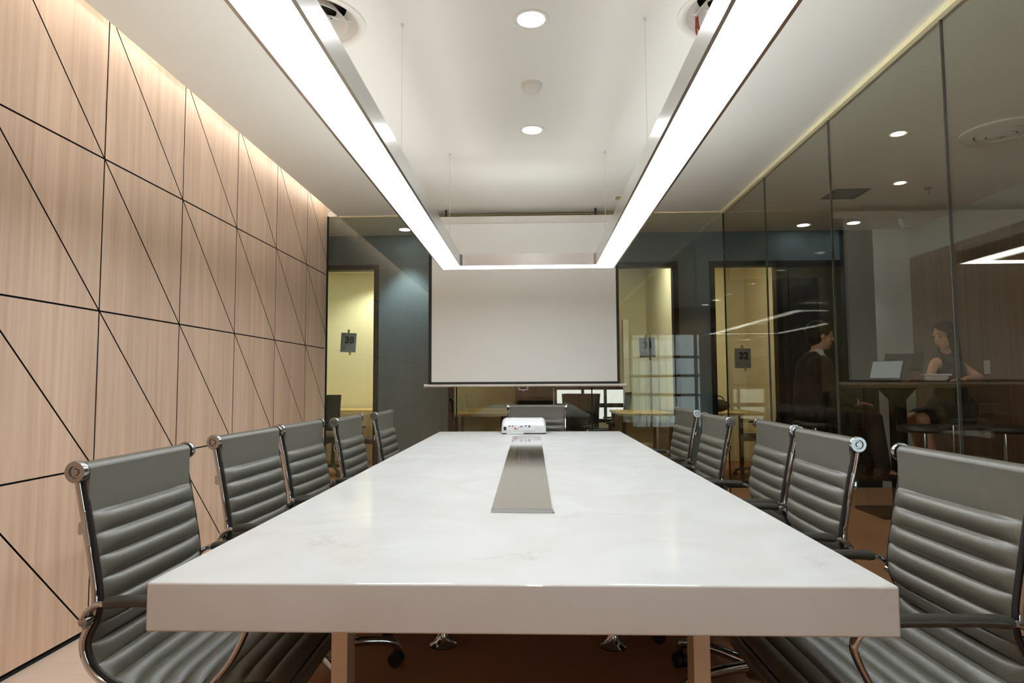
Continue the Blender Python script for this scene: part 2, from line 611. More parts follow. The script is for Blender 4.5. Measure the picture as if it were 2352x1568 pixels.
struct('wall_left', wl, None, mats=[M['wood'], M['groove']], smooth=False)

# ------------------------------------------------------------------ setting: other walls
struct('wall_back', MB().lo_hi((XL - 0.06, DB - 0.1, 0), (XR, DB, ZC + 0.3)), M['wood'])
wlb = MB()
WX0, WX1, WZ0, WZ1 = 2.18, 3.76, 0.10, 2.24
wlb.lo_hi((XR, DB - 0.1, 0), (WX0, DB, ZC)).lo_hi((WX1, DB - 0.1, 0), (XO + 0.1, DB, ZC))
wlb.lo_hi((WX0, DB - 0.1, 0), (WX1, DB, WZ0)).lo_hi((WX0, DB - 0.1, WZ1), (WX1, DB, ZC))
struct('wall_lobby_back', wlb, M['dark_wall'])
struct('wall_lobby_right', MB().lo_hi((XO, DB, 2.47), (XO + 0.1, DW, ZC)).lo_hi((XO + 0.01, DB, 0), (XO + 0.1, DW, 2.47)), M['lobby_white'])
struct('trim_5', MB().lo_hi((XO - 0.012, DB, 0.0), (XO + 0.01, DW, 2.47)), M['lobby_wood'])

# corridor wall with the openings of three offices and a black door beyond the lobby
ZH = 2.385 + 0.02
W30, W31, W32 = (-3.30, -1.775), (-0.888, 1.542), (1.994, 2.66)
F = 0.054
wc = MB()
xs = [-4.0, W30[0] - F, W30[1] + F, W31[0] - F, W31[1] + F, W32[0] - F, W32[1] + F, 3.34]
wc.lo_hi((-4.0, DW, 0), (W30[0] - F, DW + 0.1, ZC))
wc.lo_hi((W30[1] + F, DW, 0), (W31[0] - F, DW + 0.1, ZC))
wc.lo_hi((W31[1] + F, DW, 0), (W32[0] - F, DW + 0.1, ZC))
for a, b in (W30, W31, W32):
    wc.lo_hi((a - F, DW, ZH + F), (b + F, DW + 0.1, ZC))
wc.lo_hi((W32[1] + F, DW, ZH + F), (3.36, DW + 0.1, ZC))
struct('wall_corridor', wc, M['blue_wall'])
struct('wall_corridor_left', MB().lo_hi((-4.1, DE, 0), (-4.0, 9.6, ZC)), M['blue_wall'])
struct('wall_left_return', MB().lo_hi((-4.0, DE - 0.1, 0), (XL - 0.06, DE, ZC)), M['blue_wall'])
struct('wall_lobby_end', MB().lo_hi((3.72, DW, 0), (XO + 0.1, DW + 0.1, ZC)), M['lobby_white'])
struct('trim_6', MB().lo_hi((3.36, DW, 0), (3.72, DW + 0.1, ZC)), M['dark_wall'])
dr = struct('door_1', MB().lo_hi((W32[1] + F, DW, 0), (3.36, DW + 0.09, ZH + F)), M['dark_door'])
MB().lo_hi((W32[1] + F + 0.08, DW - 0.012, 0.06), (3.28, DW - 0.001, ZH - 0.04), 0.003).build('door_leaf', M['dark_door'], dr)
MB().tube([(3.2, DW - 0.05, 0.95), (3.2, DW - 0.05, 1.25)], 0.011).tube([(3.2, DW - 0.05, 0.98), (3.2, DW, 0.98)], 0.008).tube([(3.2, DW - 0.05, 1.22), (3.2, DW, 1.22)], 0.008).build('door_handle', M['chrome'], dr)

# office shells
def office(tagname, x0, x1, back, left_mat, back_mat, right_mat, light_mat, lx, ly, lab):
    struct('wall_office_%s_left' % tagname, MB().lo_hi((x0 - 0.05, DW + 0.1, 0), (x0, back, ZC)), left_mat)
    struct('wall_office_%s_right' % tagname, MB().lo_hi((x1, DW + 0.1, 0), (x1 + 0.05, back, ZC)), right_mat)
    o = thing('added_panel_light', lab, 'ceiling light', (lx, ly, ZC - 0.03))  # unseen panel lamp added to supply the light of the office
    MB().lo_hi((-0.34, -0.34, 0), (0.34, 0.34, 0.03), 0.004).build('panel_frame', M['white_paint'], o)
    MB().lo_hi((-0.30, -0.30, -0.004), (0.30, 0.30, 0.0005)).build('lens', light_mat, o)


office('near', -3.95, -1.25, 9.5, M['office_wall'], M['office_wall'], M['office_wall'], M['panel_warm'], -2.5, 7.85, 'added unseen light panel in the office beside the panelled wall')
office('middle', -1.15, 1.66, 9.5, M['office_wall'], M['office_wall'], M['office_wall'], M['panel_dim'], 1.1, 7.75, 'added unseen light panel in the office behind the projection screen')
office('far', 1.80, 3.10, 9.5, M['beige_wall'], M['office_wall'], M['office_wall'], M['panel_dim'], 2.35, 7.75, 'added unseen light panel in the narrow office by the black door')
wb = MB()
wb.lo_hi((-4.0, 9.5, 0), (0.30, 9.6, ZC)).lo_hi((1.38, 9.5, 0), (XO + 0.1, 9.6, ZC))
wb.lo_hi((0.30, 9.5, 0), (1.38, 9.6, 0.55)).lo_hi((0.30, 9.5, 1.07), (1.38, 9.6, ZC))
struct('wall_offices_back', wb, M['office_wall'])

# glazed fronts of the offices
def front(n, x0, x1, seams=()):
    f = MB()
    f.lo_hi((x0 - F, DW - 0.02, 0), (x0, DW + 0.11, ZH + F)).lo_hi((x1, DW - 0.02, 0), (x1 + F, DW + 0.11, ZH + F))
    f.lo_hi((x0, DW - 0.02, ZH), (x1, DW + 0.11, ZH + F)).lo_hi((x0, DW - 0.02, 0), (x1, DW + 0.11, 0.06))
    o = struct('window_%d' % n, f, M['black_frame'])
    MB().lo_hi((x0, DW + 0.02, 0.06), (x1, DW + 0.03, ZH)).build('pane', M['glass_office'], o)
    for s in seams:
        MB().lo_hi((s - 0.006, DW + 0.012, 0.06), (s + 0.006, DW + 0.038, ZH)).build('mullion', M['black_frame'], o)


front(1, *W30)
front(2, *W31)
front(3, *W32)

# office window to the outside, and the lobby window behind the viewer
def outside_window(n, x0, x1, z0, z1, y, cols, rows, fw=0.04, pane=None):
    f = MB()
    f.lo_hi((x0, y - 0.04, z0), (x0 + fw, y + 0.04, z1)).lo_hi((x1 - fw, y - 0.04, z0), (x1, y + 0.04, z1))
    f.lo_hi((x0 + fw, y - 0.04, z0), (x1 - fw, y + 0.04, z0 + fw)).lo_hi((x0 + fw, y - 0.04, z1 - fw), (x1 - fw, y + 0.04, z1))
    for c in cols:
        f.lo_hi((c - fw / 2, y - 0.03, z0 + fw), (c + fw / 2, y + 0.03, z1 - fw))
    for r in rows:
        f.lo_hi((x0 + fw, y - 0.028, r - 0.03), (x1 - fw, y + 0.028, r + 0.03))
    o = struct('window_%d' % n, f, M['black_frame'])
    MB().lo_hi((x0 + fw, y - 0.005, z0 + fw), (x1 - fw, y + 0.005, z1 - fw)).build('pane', pane or M['glass_clear'], o)


outside_window(4, 0.30, 1.38, 0.55, 1.07, 9.55, (0.72, 1.05), (0.80,), 0.04, M['glass_grey'])
outside_window(5, WX0, WX1, WZ0, WZ1, DB - 0.05, (2.62, 3.62), (0.42, 0.85, 1.28, 1.70))

# room glazing: end wall and side wall, each pane its own window
n = 6
for a, b in ((XL + 0.0, -0.75), (-0.75, 0.56), (0.56, XR)):
    o = struct('window_%d' % n, MB().lo_hi((a + 0.004, DE - 0.006, 0.0), (b - 0.004, DE + 0.006, ZC)), M['glass_end'])
    n += 1
for k, s in enumerate((-0.75, 0.56)):
    struct('trim_%d' % (7 + k), MB().lo_hi((s - 0.005, DE - 0.008, 0), (s + 0.005, DE + 0.008, ZC)), M['groove'])
struct('trim_9', MB().lo_hi((XR - 0.004, DE - 0.006, 0), (XR + 0.008, DE + 0.006, ZC)), M['groove'])
struct('trim_10', MB().lo_hi((XL, DE - 0.012, 0), (XL + 0.012, DE + 0.008, ZC)), M['groove'])
ys = [DB, -0.48, 0.64, 1.764, 2.886, 4.008, 5.13, DE]
for a, b in zip(ys[:-1], ys[1:]):
    struct('window_%d' % n, MB().lo_hi((XR - 0.006, a + 0.004, 0), (XR + 0.006, b - (0.012 if b == DE else 0.004), ZC)), M['glass_side'])
    n += 1
for k, s in enumerate(ys[1:-1]):
    struct('trim_%d' % (11 + k), MB().lo_hi((XR - 0.0065, s - 0.0032, 0), (XR + 0.0065, s + 0.0032, ZC)), M['seam'])
struct('baseboard_left', MB().lo_hi((XL - 0.012, DB, 0.0), (XL - 0.004, DE, 0.012)), M['groove'])

# ------------------------------------------------------------------ conference table
T0, T1, TY0, TY1, TZ = -0.750, 0.677, 1.247, 5.126, 0.75
tb = thing('conference_table', 'long white marble conference table with a steel cable strip down its middle', 'table', (0, 0, 0))
MB().lo_hi((T0, TY0, TZ - 0.094), (T1, TY1, TZ), 0.005).build('tabletop', M['marble'], tb)
for y in (1.60, 4.70):
    for s, x in ((-1, -0.478), (1, 0.398)):
        MB().lo_hi((x - 0.02, y, 0.0), (x + 0.02, y + 0.068, TZ - 0.094), 0.002).build('leg', M['leg_steel'], tb)
for x in (-0.40, 0.335):
    MB().lathe([(0, 0), (0.058, 0), (0.058, 0.006), (0.045, 0.014), (0.030, 0.035), (0.022, 0.07), (0.020, 0.656), (0, 0.656)], 28, Matrix.Translation((x, 2.86, 0))).build('column_leg', M['chrome'], tb)
fl = MB()
fl.prism([(-0.128, 1.93), (0.052, 1.925), (0.047, 4.62), (-0.150, 4.60)], TZ - 0.002, TZ + 0.006, 'z')
flo = fl.build('cable_flap', M['steel'], tb)
MB().prism([(-0.128, 1.922), (0.056, 1.915), (0.053, 1.932), (-0.128, 1.934)], TZ - 0.002, TZ + 0.010, 'z').build('flap_lip', M['chrome'], flo)
MB().lo_hi((0.052, 1.915, TZ - 0.003), (0.058, 1.94, TZ + 0.002)).build('slot', M['black'], flo)

# ------------------------------------------------------------------ conference chairs (facing local +x)
def make_chair():
    root = thing('conference_chair', '', 'chair', (0, 0, 0))
    XR0 = -0.27
    prof = [(0.0, .926), (.020, .83), (.042, .72), (.056, .635), (.052, .585), (.036, .548), (.030, .52), (.040, .485), (.064, .455),
            (.11, .427), (.18, .414), (.28, .416), (.38, .425), (.45, .428), (.495, .416), (.515, .388)]
    N = 460
    line = spline([(XR0 + a, 0, z) for a, z in prof], N)
    arc = [0.0]
    for a, b in zip(line[:-1], line[1:]):
        arc.append(arc[-1] + (b - a).length)
    # rib boundaries by arc length
    cuts = [0.0, 0.105]
    while cuts[-1] + 0.052 < arc[-1] - 0.02:
        cuts.append(cuts[-1] + 0.052)
    cuts.append(arc[-1])
    hw = 0.235
    cols = [-1, -.97, -.9, -.75, -.5, -.25, 0, .25, .5, .75, .9, .97, 1]

    def sling(i0, i1):
        mb = MB()
        F_, B_ = [], []
        for i in range(i0, i1 + 1):
            p = line[i]
            t = (line[min(i + 1, N)] - line[max(i - 1, 0)]).normalized()
            nrm = Vector((-t.z, 0, t.x))          # towards the sitter
            if nrm.dot(Vector((1, 0, 1))) < 0:
                nrm = -nrm
            s = arc[i]
            k = max(j for j in range(len(cuts)) if cuts[j] <= s + 1e-9)
            k = min(k, len(cuts) - 2)
            u = (s - cuts[k]) / (cuts[k + 1] - cuts[k])
            amp = 0.0190 if k else 0.006
            bul = amp * max(0.0, 1 - abs(2 * u ** 0.78 - 1) ** 2.0) ** 0.72
            rf, rb = [], []
            for c in cols:
                e = 1 - abs(c) ** 8
                wrap = 0.0185 * (1 - u) ** 1.7 if k == 0 else 0.0
                off = 0.004 + bul * e * (u if k == 0 else 1.0) + wrap
                rf.append(mb.bm.verts.new(p + nrm * off + Vector((0, c * hw, 0))))
                rb.append(mb.bm.verts.new(p - nrm * (0.004 + bul * e * 0.7 + wrap * 0.6) + Vector((0, c * hw, 0))))
            F_.append(rf); B_.append(rb)
        m = len(cols)
        for i in range(len(F_) - 1):
            for j in range(m - 1):
                mb.bm.faces.new((F_[i][j], F_[i][j + 1], F_[i + 1][j + 1], F_[i + 1][j]))
                mb.bm.faces.new((B_[i][j + 1], B_[i][j], B_[i + 1][j], B_[i + 1][j + 1]))
            mb.bm.faces.new((F_[i][0], F_[i + 1][0], B_[i + 1][0], B_[i][0]))
            mb.bm.faces.new((F_[i][-1], B_[i][-1], B_[i + 1][-1], F_[i + 1][-1]))
        mb.bm.faces.new(F_[0][::-1] + B_[0])
        mb.bm.faces.new(F_[-1] + B_[-1][::-1])
        return mb

    isp = min(range(N + 1), key=lambda i: abs(arc[i] - cuts[8]))
    back = sling(0, isp)
    back.tube([(XR0, -hw, 0.925), (XR0, hw, 0.925)], 0.0215, 18)
    back.build('backrest', M['leather'], root, angle=60)
    sling(isp, N).build('seat', M['leather'], root, angle=60)
    # top rod and its polished end discs
    rod = MB().tube([(XR0, -0.252, 0.925), (XR0, 0.252, 0.925)], 0.012, 12).build('top_rod', M['chrome'], root)
    for s in (-1, 1):
        rot = Matrix.Translation((XR0, 0.242 * s, 0.925)) @ Matrix.Rotation(-s * PI / 2, 4, 'X')
        MB().lathe([(0, 0), (0.025, 0), (0.0265, 0.003), (0.0265, 0.014), (0.024, 0.018), (0.015, 0.018), (0.013, 0.013), (0.009, 0.013), (0.007, 0.017), (0, 0.017)], 28, rot).build('end_cap', M['cap'], rod)
    # side rails follow the sling
    for s in (-1, 1):
        mb = MB()
        pts = []
        for i in list(range(6, N, 6)) + [N]:
            t = (line[min(i + 1, N)] - line[max(i - 1, 0)]).normalized()
            q = Vector((-t.z, 0, t.x))
            q = q if q.dot(Vector((1, 0, 1))) > 0 else -q
            pts.append(Vector((0, s * 0.240, 0)) + line[i] - q * 0.010)
        mb.tube(pts, 0.0055, 10, ry=0.0075, up=(0, 1, 0))
        mb.build('side_rail', M['chrome'], root)
    # black edge band between rail and leather
    for s in (-1, 1):
        mb = MB()
        mb.tube([Vector((line[i].x, s * 0.2325, line[i].z)) for i in range(6, N + 1, 8)], 0.0055, 8, ry=0.0075, up=(0, 1, 0))
        mb.build('edge_binding', M['black'], root)
    # spreader behind the back and under the seat
    sp = MB().tube([(XR0 + 0.006, -0.22, 0.788), (XR0 - 0.004, 0, 0.786), (XR0 + 0.006, 0.22, 0.788)], 0.006, 10, ry=0.016, up=(1, 0, 0)).build('back_spreader', M['chrome'], root)
    for s in (-1, 1):
        MB().box((XR0 + 0.022, s * 0.240, 0.790), (0.011, 0.012, 0.085), 0.003, Matrix.Rotation(-0.19, 4, 'Y')).box((XR0 + 0.004, s * 0.214, 0.788), (0.022, 0.040, 0.034), 0.006).build('bracket', M['chrome'], sp)
    us = MB()
    for x in (-0.10, 0.10):
        us.tube([(x, -0.24, 0.412), (x, -0.12, 0.395), (x, 0.12, 0.395), (x, 0.24, 0.412)], 0.006, 8, ry=0.014, up=(0, 0, 1))
    us.build('seat_spreader', M['chrome'], root)
    # arm loops with wrapped pads
    for s in (-1, 1):
        y = s * 0.262
        path = spline([(XR0 + .036, y - s * .012, .570), (XR0 + .040, y, .597), (XR0 + .062, y, .618), (XR0 + .10, y, .626), (XR0 + .20, y, .628), (XR0 + .33, y, .628),
                       (XR0 + .385, y, .617), (XR0 + .415, y, .586), (XR0 + .412, y, .555), (XR0 + .385, y, .50), (XR0 + .35, y, .455), (XR0 + .325, y - s * .012, .432)], 72)
        arm = MB().tube(path, 0.0130, 10, ry=0.0078, up=(0, 1, 0))
        ao = arm.build('armrest', M['chrome'], root)
        pad = MB()
        ppts = spline([(XR0 + .088, y, .625), (XR0 + .13, y, .629), (XR0 + .22, y, .630), (XR0 + .31, y, .630), (XR0 + .352, y, .627)], 16)
        pad.tube(ppts, 0.019, 14, ry=0.0135, up=(0, 1, 0), radii=[0.86] + [1.0] * 15 + [0.86])
        pad.build('arm_pad', M['pad'], ao)
        MB().tube([(XR0 + .040, y - s * .022, .585), (XR0 + .040, y + s * .010, .585)], 0.011, 12).build('arm_bolt', M['chrome'], ao)
    # column, mechanism, five-star base on castors
    MB().lathe([(0, .095), (.030, .095), (.030, .24), (.019, .245), (.019, .37), (0, .37)], 20).build('gas_column', M['chrome'], root)
    MB().box((0.0, 0, 0.378), (0.24, 0.12, 0.035), 0.008).build('tilt_mechanism', M['black'], root)
    MB().tube([(0.02, 0, 0.372), (0.02, -0.22, 0.366)], 0.005, 8).box((0.02, -0.24, 0.366), (0.03, 0.05, 0.012), 0.004).build('height_lever', M['black'], root)
    MB().lathe([(0, .075), (.036, .075), (.040, .085), (.040, .125), (.032, .135), (0, .135)], 20).build('base_hub', M['chrome'], root)
    for k in range(5):
        a = 2 * PI * k / 5 + 0.42
        ca, sa = math.cos(a), math.sin(a)
        path = spline([(ca * .03, sa * .03, .115), (ca * .16, sa * .16, .118), (ca * .27, sa * .27, .108), (ca * .318, sa * .318, .092), (ca * .335, sa * .335, .066)], 20)
        leg = MB().tube(path, 0.017, 12, radii=[1.15 - 0.25 * i / 20 for i in range(21)]).build('base_leg', M['chrome'], root)
        cx, cy = ca * .338, sa * .338
        b = a + 1.1
        wb_ = MB()
        ax = Vector((math.cos(b), math.sin(b), 0))
        c0 = Vector((cx, cy, .0285)) + Vector((-math.sin(b), math.cos(b), 0)) * 0.012
        for q in (-1, 1):
            wb_.tube([c0 + ax * (q * 0.006), c0 + ax * (q * 0.022)], 0.0285, 18)
        wb_.tube([c0 - ax * 0.008, c0 + ax * 0.008], 0.018, 10)
        wb_.tube([(cx, cy, .036), (cx, cy, .075)], 0.010, 10)
        wb_.build('caster', M['black'], leg)
    return root


CH = 'ribbed leather chairs around the marble table'
A = 'grey ribbed leather chair '
chairs = [
    (-0.820, 1.767, math.radians(1.3), A + 'at the near table corner, panelled wall side'),
    (-0.862, 2.525, math.radians(-2.5), A + 'second from the near end, panelled wall side'),
    (-0.860, 3.110, math.radians(-1.7), A + 'in the middle of the row, panelled wall side'),
    (-0.795, 3.675, math.radians(0.1), A + 'second from the far end, panelled wall side'),
    (-0.745, 4.334, math.radians(0.5), A + 'farthest on the panelled wall side, before the blue-grey wall'),
    (0.805, 1.675, PI + math.radians(1.5), A + 'at the near table corner, glass wall side'),
    (0.793, 2.418, PI + math.radians(-1.4), A + 'second from the near end, glass wall side'),
    (0.841, 3.034, PI + math.radians(-2.6), A + 'in the middle of the row, glass wall side'),
    (0.754, 3.665, PI + math.radians(0.1), A + 'second from the far end, glass wall side'),
    (0.794, 4.545, PI + math.radians(1.7), A + 'farthest on the glass wall side, before the desk'),
    (0.004, 5.262, -PI / 2 + math.radians(-5.0), A + 'alone at the far head of the table, behind the projector'),
]
proto = make_chair()
for i, (x, y, rz, lab) in enumerate(chairs):
    o = proto if i == 0 else copy_tree(proto)
    o.location = (x, y, 0)
    o.rotation_euler = (0, 0, rz)
    o['label'] = lab
    o['group'] = CH

# ------------------------------------------------------------------ projector
PX, PY = -0.077, 4.84
pr = thing('projector', 'white projector with a row of ports, lying on the far end of the marble table', 'projector', (PX, PY, TZ))
pb = MB()
rings = []
secs = [(0.0, .150, .008, .064), (0.006, .166, .008, .074), (0.05, .169, .008, .092), (0.10, .170, .008, .108), (0.16, .170, .008, .114), (0.245, .168, .008, .112), (0.258, .158, .012, .100), (0.262, .13, .02, .085)]
for (y, hw, z0, z1) in secs:
    ring = []
    r_ = min(0.034, (z1 - z0) * 0.45)
    for q, (sx, zz) in enumerate(((1, z1), (-1, z1), (-1, z0), (1, z0))):
        rr = r_ if q < 2 else r_ * 0.35
        for k in range(7):
            a = PI / 2 * (q + k / 6)
            wtap = 1.0 if q >= 2 else 0.985
            cx = sx * (hw * wtap - rr); cz = zz - rr if q < 2 else zz + rr
            ring.append(pb.bm.verts.new((cx + rr * math.cos(a), y, cz + rr * math.sin(a))))
    rings.append(ring)
for a, b in zip(rings[:-1], rings[1:]):
    for j in range(len(a)):
        k = (j + 1) % len(a)
        pb.bm.faces.new((a[j], b[j], b[k], a[k]))
pb.bm.faces.new(rings[0]); pb.bm.faces.new(rings[-1][::-1])
pb.build('body', M['white'], pr, angle=50)
MB().lo_hi((-0.128, -0.002, 0.0015), (0.0, 0.05, 0.012), 0.002).build('rear_skirt', M['white'], pr)
for x in (-0.15, 0.15):
    for y in (0.03, 0.22):
        MB().lathe([(0, 0), (.014, 0), (.012, .010), (0, .010)], 16, Matrix.Translation((x, y, 0))).build('foot', M['black'], pr)
MB().lo_hi((-0.149, -0.003, .030), (-0.130, 0.004, .056), 0.001).build('power_socket', M['black'], pr)
for x, z, w, h in ((-0.105, .0625, .014, .006), (-0.083, .061, .010, .008), (0.0170, .0635, .016, .005)):
    MB().lo_hi((x - w / 2, -0.003, z - h / 2), (x + w / 2, 0.004, z + h / 2), 0.0006).build('port', M['black'], pr)
for x, z, r, mt in ((-0.063, .061, .0062, 'grey_plastic'), (-0.063, .043, .0062, 'red_jack'), (-0.046, .043, .0062, 'gold_jack'), (0.042, .059, .0070, 'black')):
    MB().lathe([(0, 0), (r * .45, 0), (r * .5, .004), (r, .004), (r, -.004), (0, -.004)], 18, Matrix.Translation((x, 0.0, z)) @ Matrix.Rotation(PI / 2, 4, 'X')).build('jack', M[mt], pr)
vg = MB().lo_hi((-0.034, -0.002, .054), (0.0, 0.004, .066), 0.003).build('video_port', M['grey_plastic'], pr)
MB().lo_hi((-0.024, -0.0035, .0565), (-0.010, 0.002, .0635), 0.001).build('plug_face', M['blue_port'], vg)
MB().lathe([(0, .0026), (.024, .0026), (.025, .001), (.025, -.003), (0, -.003)], 30, Matrix.Translation((0.108, 0.001, .036)) @ Matrix.Rotation(PI / 2, 4, 'X')).build('speaker_grille', M['grey_plastic'], pr)

# ------------------------------------------------------------------ projection screen
SY = 6.08
sc_ = thing('projection_screen', 'white pull-down projection screen with a black border, hanging before the end glass', 'projection screen', (0, SY, 0))
hz = 1.13
ca = MB().lo_hi((-1.05, -0.035, hz + 1.525), (0.885, 0.035, hz + 1.592), 0.008)
cao = ca.build('housing', M['white_paint'], sc_)
for x in (-1.058, 0.877):
    MB().lo_hi((x, -0.042, hz + 1.518), (x + 0.016, 0.042, hz + 1.599), 0.006).build('end_cap', M['white_paint'], cao)
for x in (-0.83, 0.60):
    MB().lo_hi((x - 0.009, -0.012, hz + 1.590), (x + 0.009, 0.012, ZC)).build('hanger', M['black'], cao)
MB().lo_hi((-0.966, -0.003, hz + 0.014), (0.783, 0.0, hz + 1.53)).build('fabric', M['screen'], sc_)
MB().lo_hi((-0.996, -0.0035, hz - 0.010), (-0.966, 0.0005, hz + 1.53)).lo_hi((0.783, -0.0035, hz - 0.010), (0.809, 0.0005, hz + 1.53)).lo_hi((-0.966, -0.0035, hz - 0.010), (0.783, 0.0005, hz + 0.014)).build('black_border', M['black'], sc_)
bb = MB().tube([(-1.03, 0, hz - 0.021), (0.86, 0, hz - 0.021)], 0.013, 14).build('bottom_bar', M['white_paint'], sc_)
for x in (-1.036, 0.845):
    MB().tube([(x, 0, hz - 0.021), (x + 0.022, 0, hz - 0.021)], 0.0155, 14).build('bar_cap', M['white_paint'], bb)
tx = -0.100
MB().tube(spline([(tx - .034, 0, hz - .030), (tx - .042, 0, hz - .036), (tx - .042, 0, hz - .052), (tx - .036, 0, hz - .060), (tx - .014, 0, hz - .061), (tx, 0, hz - .070), (tx + .014, 0, hz - .061), (tx + .036, 0, hz - .060), (tx + .042, 0, hz - .052), (tx + .042, 0, hz - .036), (tx + .034, 0, hz - .030)], 50), 0.0036, 8).build('pull_handle', M['white'], bb)

# ------------------------------------------------------------------ pendant ring light
LX0, LX1, LY0, LY1, LZ, LB, LH = -0.6824, 0.6077, 0.956, 4.774, 1.13 + 0.852, 0.149, 0.085
pl = thing('pendant_light', 'large rectangular ring pendant light with aluminium sides glowing white over the table', 'pendant light', (0, 0, 0))
fr = MB()
w = 0.011
for (x0, x1, y0, y1) in ((LX0, LX1, LY0, LY1), (LX0 + LB, LX1 - LB, LY0 + LB, LY1 - LB)):
    fr.lo_hi((x0, y0, LZ), (x0 + w, y1, LZ + LH)).lo_hi((x1 - w, y0, LZ), (x1, y1, LZ + LH))
    fr.lo_hi((x0 + w, y0, LZ), (x1 - w, y0 + w, LZ + LH)).lo_hi((x0 + w, y1 - w, LZ), (x1 - w, y1, LZ + LH))
fr.build('frame', M['alu'], pl, smooth=False)


def ring_plate(z0, z1, g):
    mb = MB()
    a0, a1, b0, b1 = LX0 + g, LX1 - g, LY0 + g, LY1 - g
    i0, i1, j0, j1 = LX0 + LB - g, LX1 - LB + g, LY0 + LB - g, LY1 - LB + g
    mb.lo_hi((a0, b0, z0), (i0, b1, z1)).lo_hi((i1, b0, z0), (a1, b1, z1))
    mb.lo_hi((i0, b0, z0), (i1, j0, z1)).lo_hi((i0, j1, z0), (i1, b1, z1))
    return mb


ring_plate(LZ + 0.002, LZ + 0.006, 0.0112).build('diffuser', M['ring'], pl, smooth=False)
ring_plate(LZ + 0.035, LZ + 0.045, 0.0112).build('spine', M['white_paint'], pl, smooth=False)
ring_plate(LZ + 0.046, LZ + 0.050, 0.0112).build('upper_diffuser', M['ring_up'], pl, smooth=False)
# lens added mid-channel, hidden from below, facing outwards to brighten the ceiling sides
wing, shd = MB(), MB()
zw0, zw1, mid = LZ + 0.052, LZ + LH + 0.011, 0.075
ax0, ax1, ay0, ay1 = LX0 + mid, LX1 - mid, LY0 + mid, LY1 - mid
wing.lo_hi((ax0, ay0 + .01, zw0), (ax0 + .003, ay1 - .01, zw1)).lo_hi((ax1 - .003, ay0 + .01, zw0), (ax1, ay1 - .01, zw1))
wing.lo_hi((ax0 + .01, ay1 - .003, zw0), (ax1 - .01, ay1, zw1)).lo_hi((ax0 + .01, ay0, zw0), (ax1 - .01, ay0 + .003, zw1))
wing.build('fill_lens', M['ring_fill'], pl, smooth=False)
shd.lo_hi((ax0 + .0031, ay0 + .01, zw0), (ax0 + .007, ay1 - .01, zw1 + .002)).lo_hi((ax1 - .007, ay0 + .01, zw0), (ax1 - .0031, ay1 - .01, zw1 + .002))
shd.lo_hi((ax0 + .01, ay1 - .007, zw0), (ax1 - .01, ay1 - .0031, zw1 + .002)).lo_hi((ax0 + .01, ay0 + .0031, zw0), (ax1 - .01, ay0 + .007, zw1 + .002))
shd.build('fill_lens_back', M['alu'], pl, smooth=False)
for y in (1.173, 2.865, 4.557):
    for x in (-0.597, 0.520):
        wo = MB().tube([(x, y, LZ + LH - 0.01), (x, y, ZC)], 0.0016, 6).build('suspension_wire', M['alu'], pl)
        MB().lathe([(0, 0), (.004, 0), (.008, .006), (.008, .012), (0, .012)], 14, Matrix.Translation((x, y, ZC - 0.012))).build('ceiling_cap', M['alu'], wo)
for y, zz in ((LY1 - LB, 0),):
    for x in (LX0 + LB + 0.016, LX1 - LB - 0.016):
        MB().tube([(x, y - 0.012, LZ + 0.004), (x, y - 0.012, LZ + LH - 0.004)], 0.007, 10).build('corner_pin', M['chrome'], pl)

# ------------------------------------------------------------------ ceiling fittings
def downlight(x, y, r, mat, label, group, rec=True):
    o = thing('downlight', label, 'ceiling light', (x, y, ZC), 0, group)
    z0 = 0.022 if rec else 0.0
    MB().lathe([(r * 1.0, 0.03 if rec else 0.0), (r * 1.0, -0.001), (r * 1.30, -0.004), (r * 1.34, -0.001), (r * 1.34, -0.0002)], 32).build('trim_ring', M['white_paint'], o)
    MB().lathe([(0, z0 - 0.003), (r * 0.99, z0 - 0.003), (r * 0.99, z0 + 0.006), (0, z0 + 0.006)], 32).build('lens', mat, o)
    return o


G1 = 'round ceiling lights down the middle of the meeting room'
downlight(0, 2.854, 0.064, M['down'], 'round recessed ceiling light, nearest, at the top edge between the pendant bars', G1)
downlight(0, 4.149, 0.064, M['down'], 'round recessed ceiling light between the smoke detector and the projection screen', G1)
downlight(0, 0.26, 0.064, M['down'], 'round recessed ceiling light over the viewer', G1)
downlight(0, 1.555, 0.064, M['down'], 'round recessed ceiling light over the near table end', G1)
def beam(o, energy, angle, col, blend=0.6):
    l = bpy.data.lights.new('beam', 'SPOT')
    l.energy = energy
    l.spot_size = math.radians(angle)
    l.spot_blend = blend
    l.shadow_soft_size = 0.05
    l.color = col
    b = bpy.data.objects.new('beam', l)
    COL.objects.link(b)
    b.parent = o
    b.location = (0, 0, -0.06)


for yy, ll in ((-0.60, 'added unseen round ceiling light behind the viewer'), (-1.40, 'added unseen round ceiling light close to the back wall')):
    c_ = downlight(0, yy, 0.064, M['down'], ll, G1, False)  # unseen fill lamps added to lift the table front and wall
    beam(c_, 10, 155, (1, .96, .90), 0.5)
G2 = 'cool round lights in the corridor ceiling'
c_ = downlight(-1.379, 6.83, 0.06, M['down_cool'], 'cool round corridor light beyond the end glass, over the blue-grey wall', G2, False)
beam(c_, 22, 78, (.80, .93, 1.0))
c_ = downlight(2.877, 6.86, 0.06, M['down_cool'], 'cool round corridor light above the black door beside the office signed 32', G2, False)
beam(c_, 4, 78, (.80, .93, 1.0))
c_ = downlight(3.368, 6.79, 0.06, M['down_cool'], 'cool round corridor light farthest right, above the two seated people', G2, False)
beam(c_, 4, 78, (.80, .93, 1.0))
c_ = downlight(-2.2, 9.02, 0.05, M['down_dim'], 'round ceiling light washing the back wall of the office beside the panelled wall', None, False)
beam(c_, 17, 140, (1, .95, .82))
G3 = 'small warm lights in the lobby ceiling'
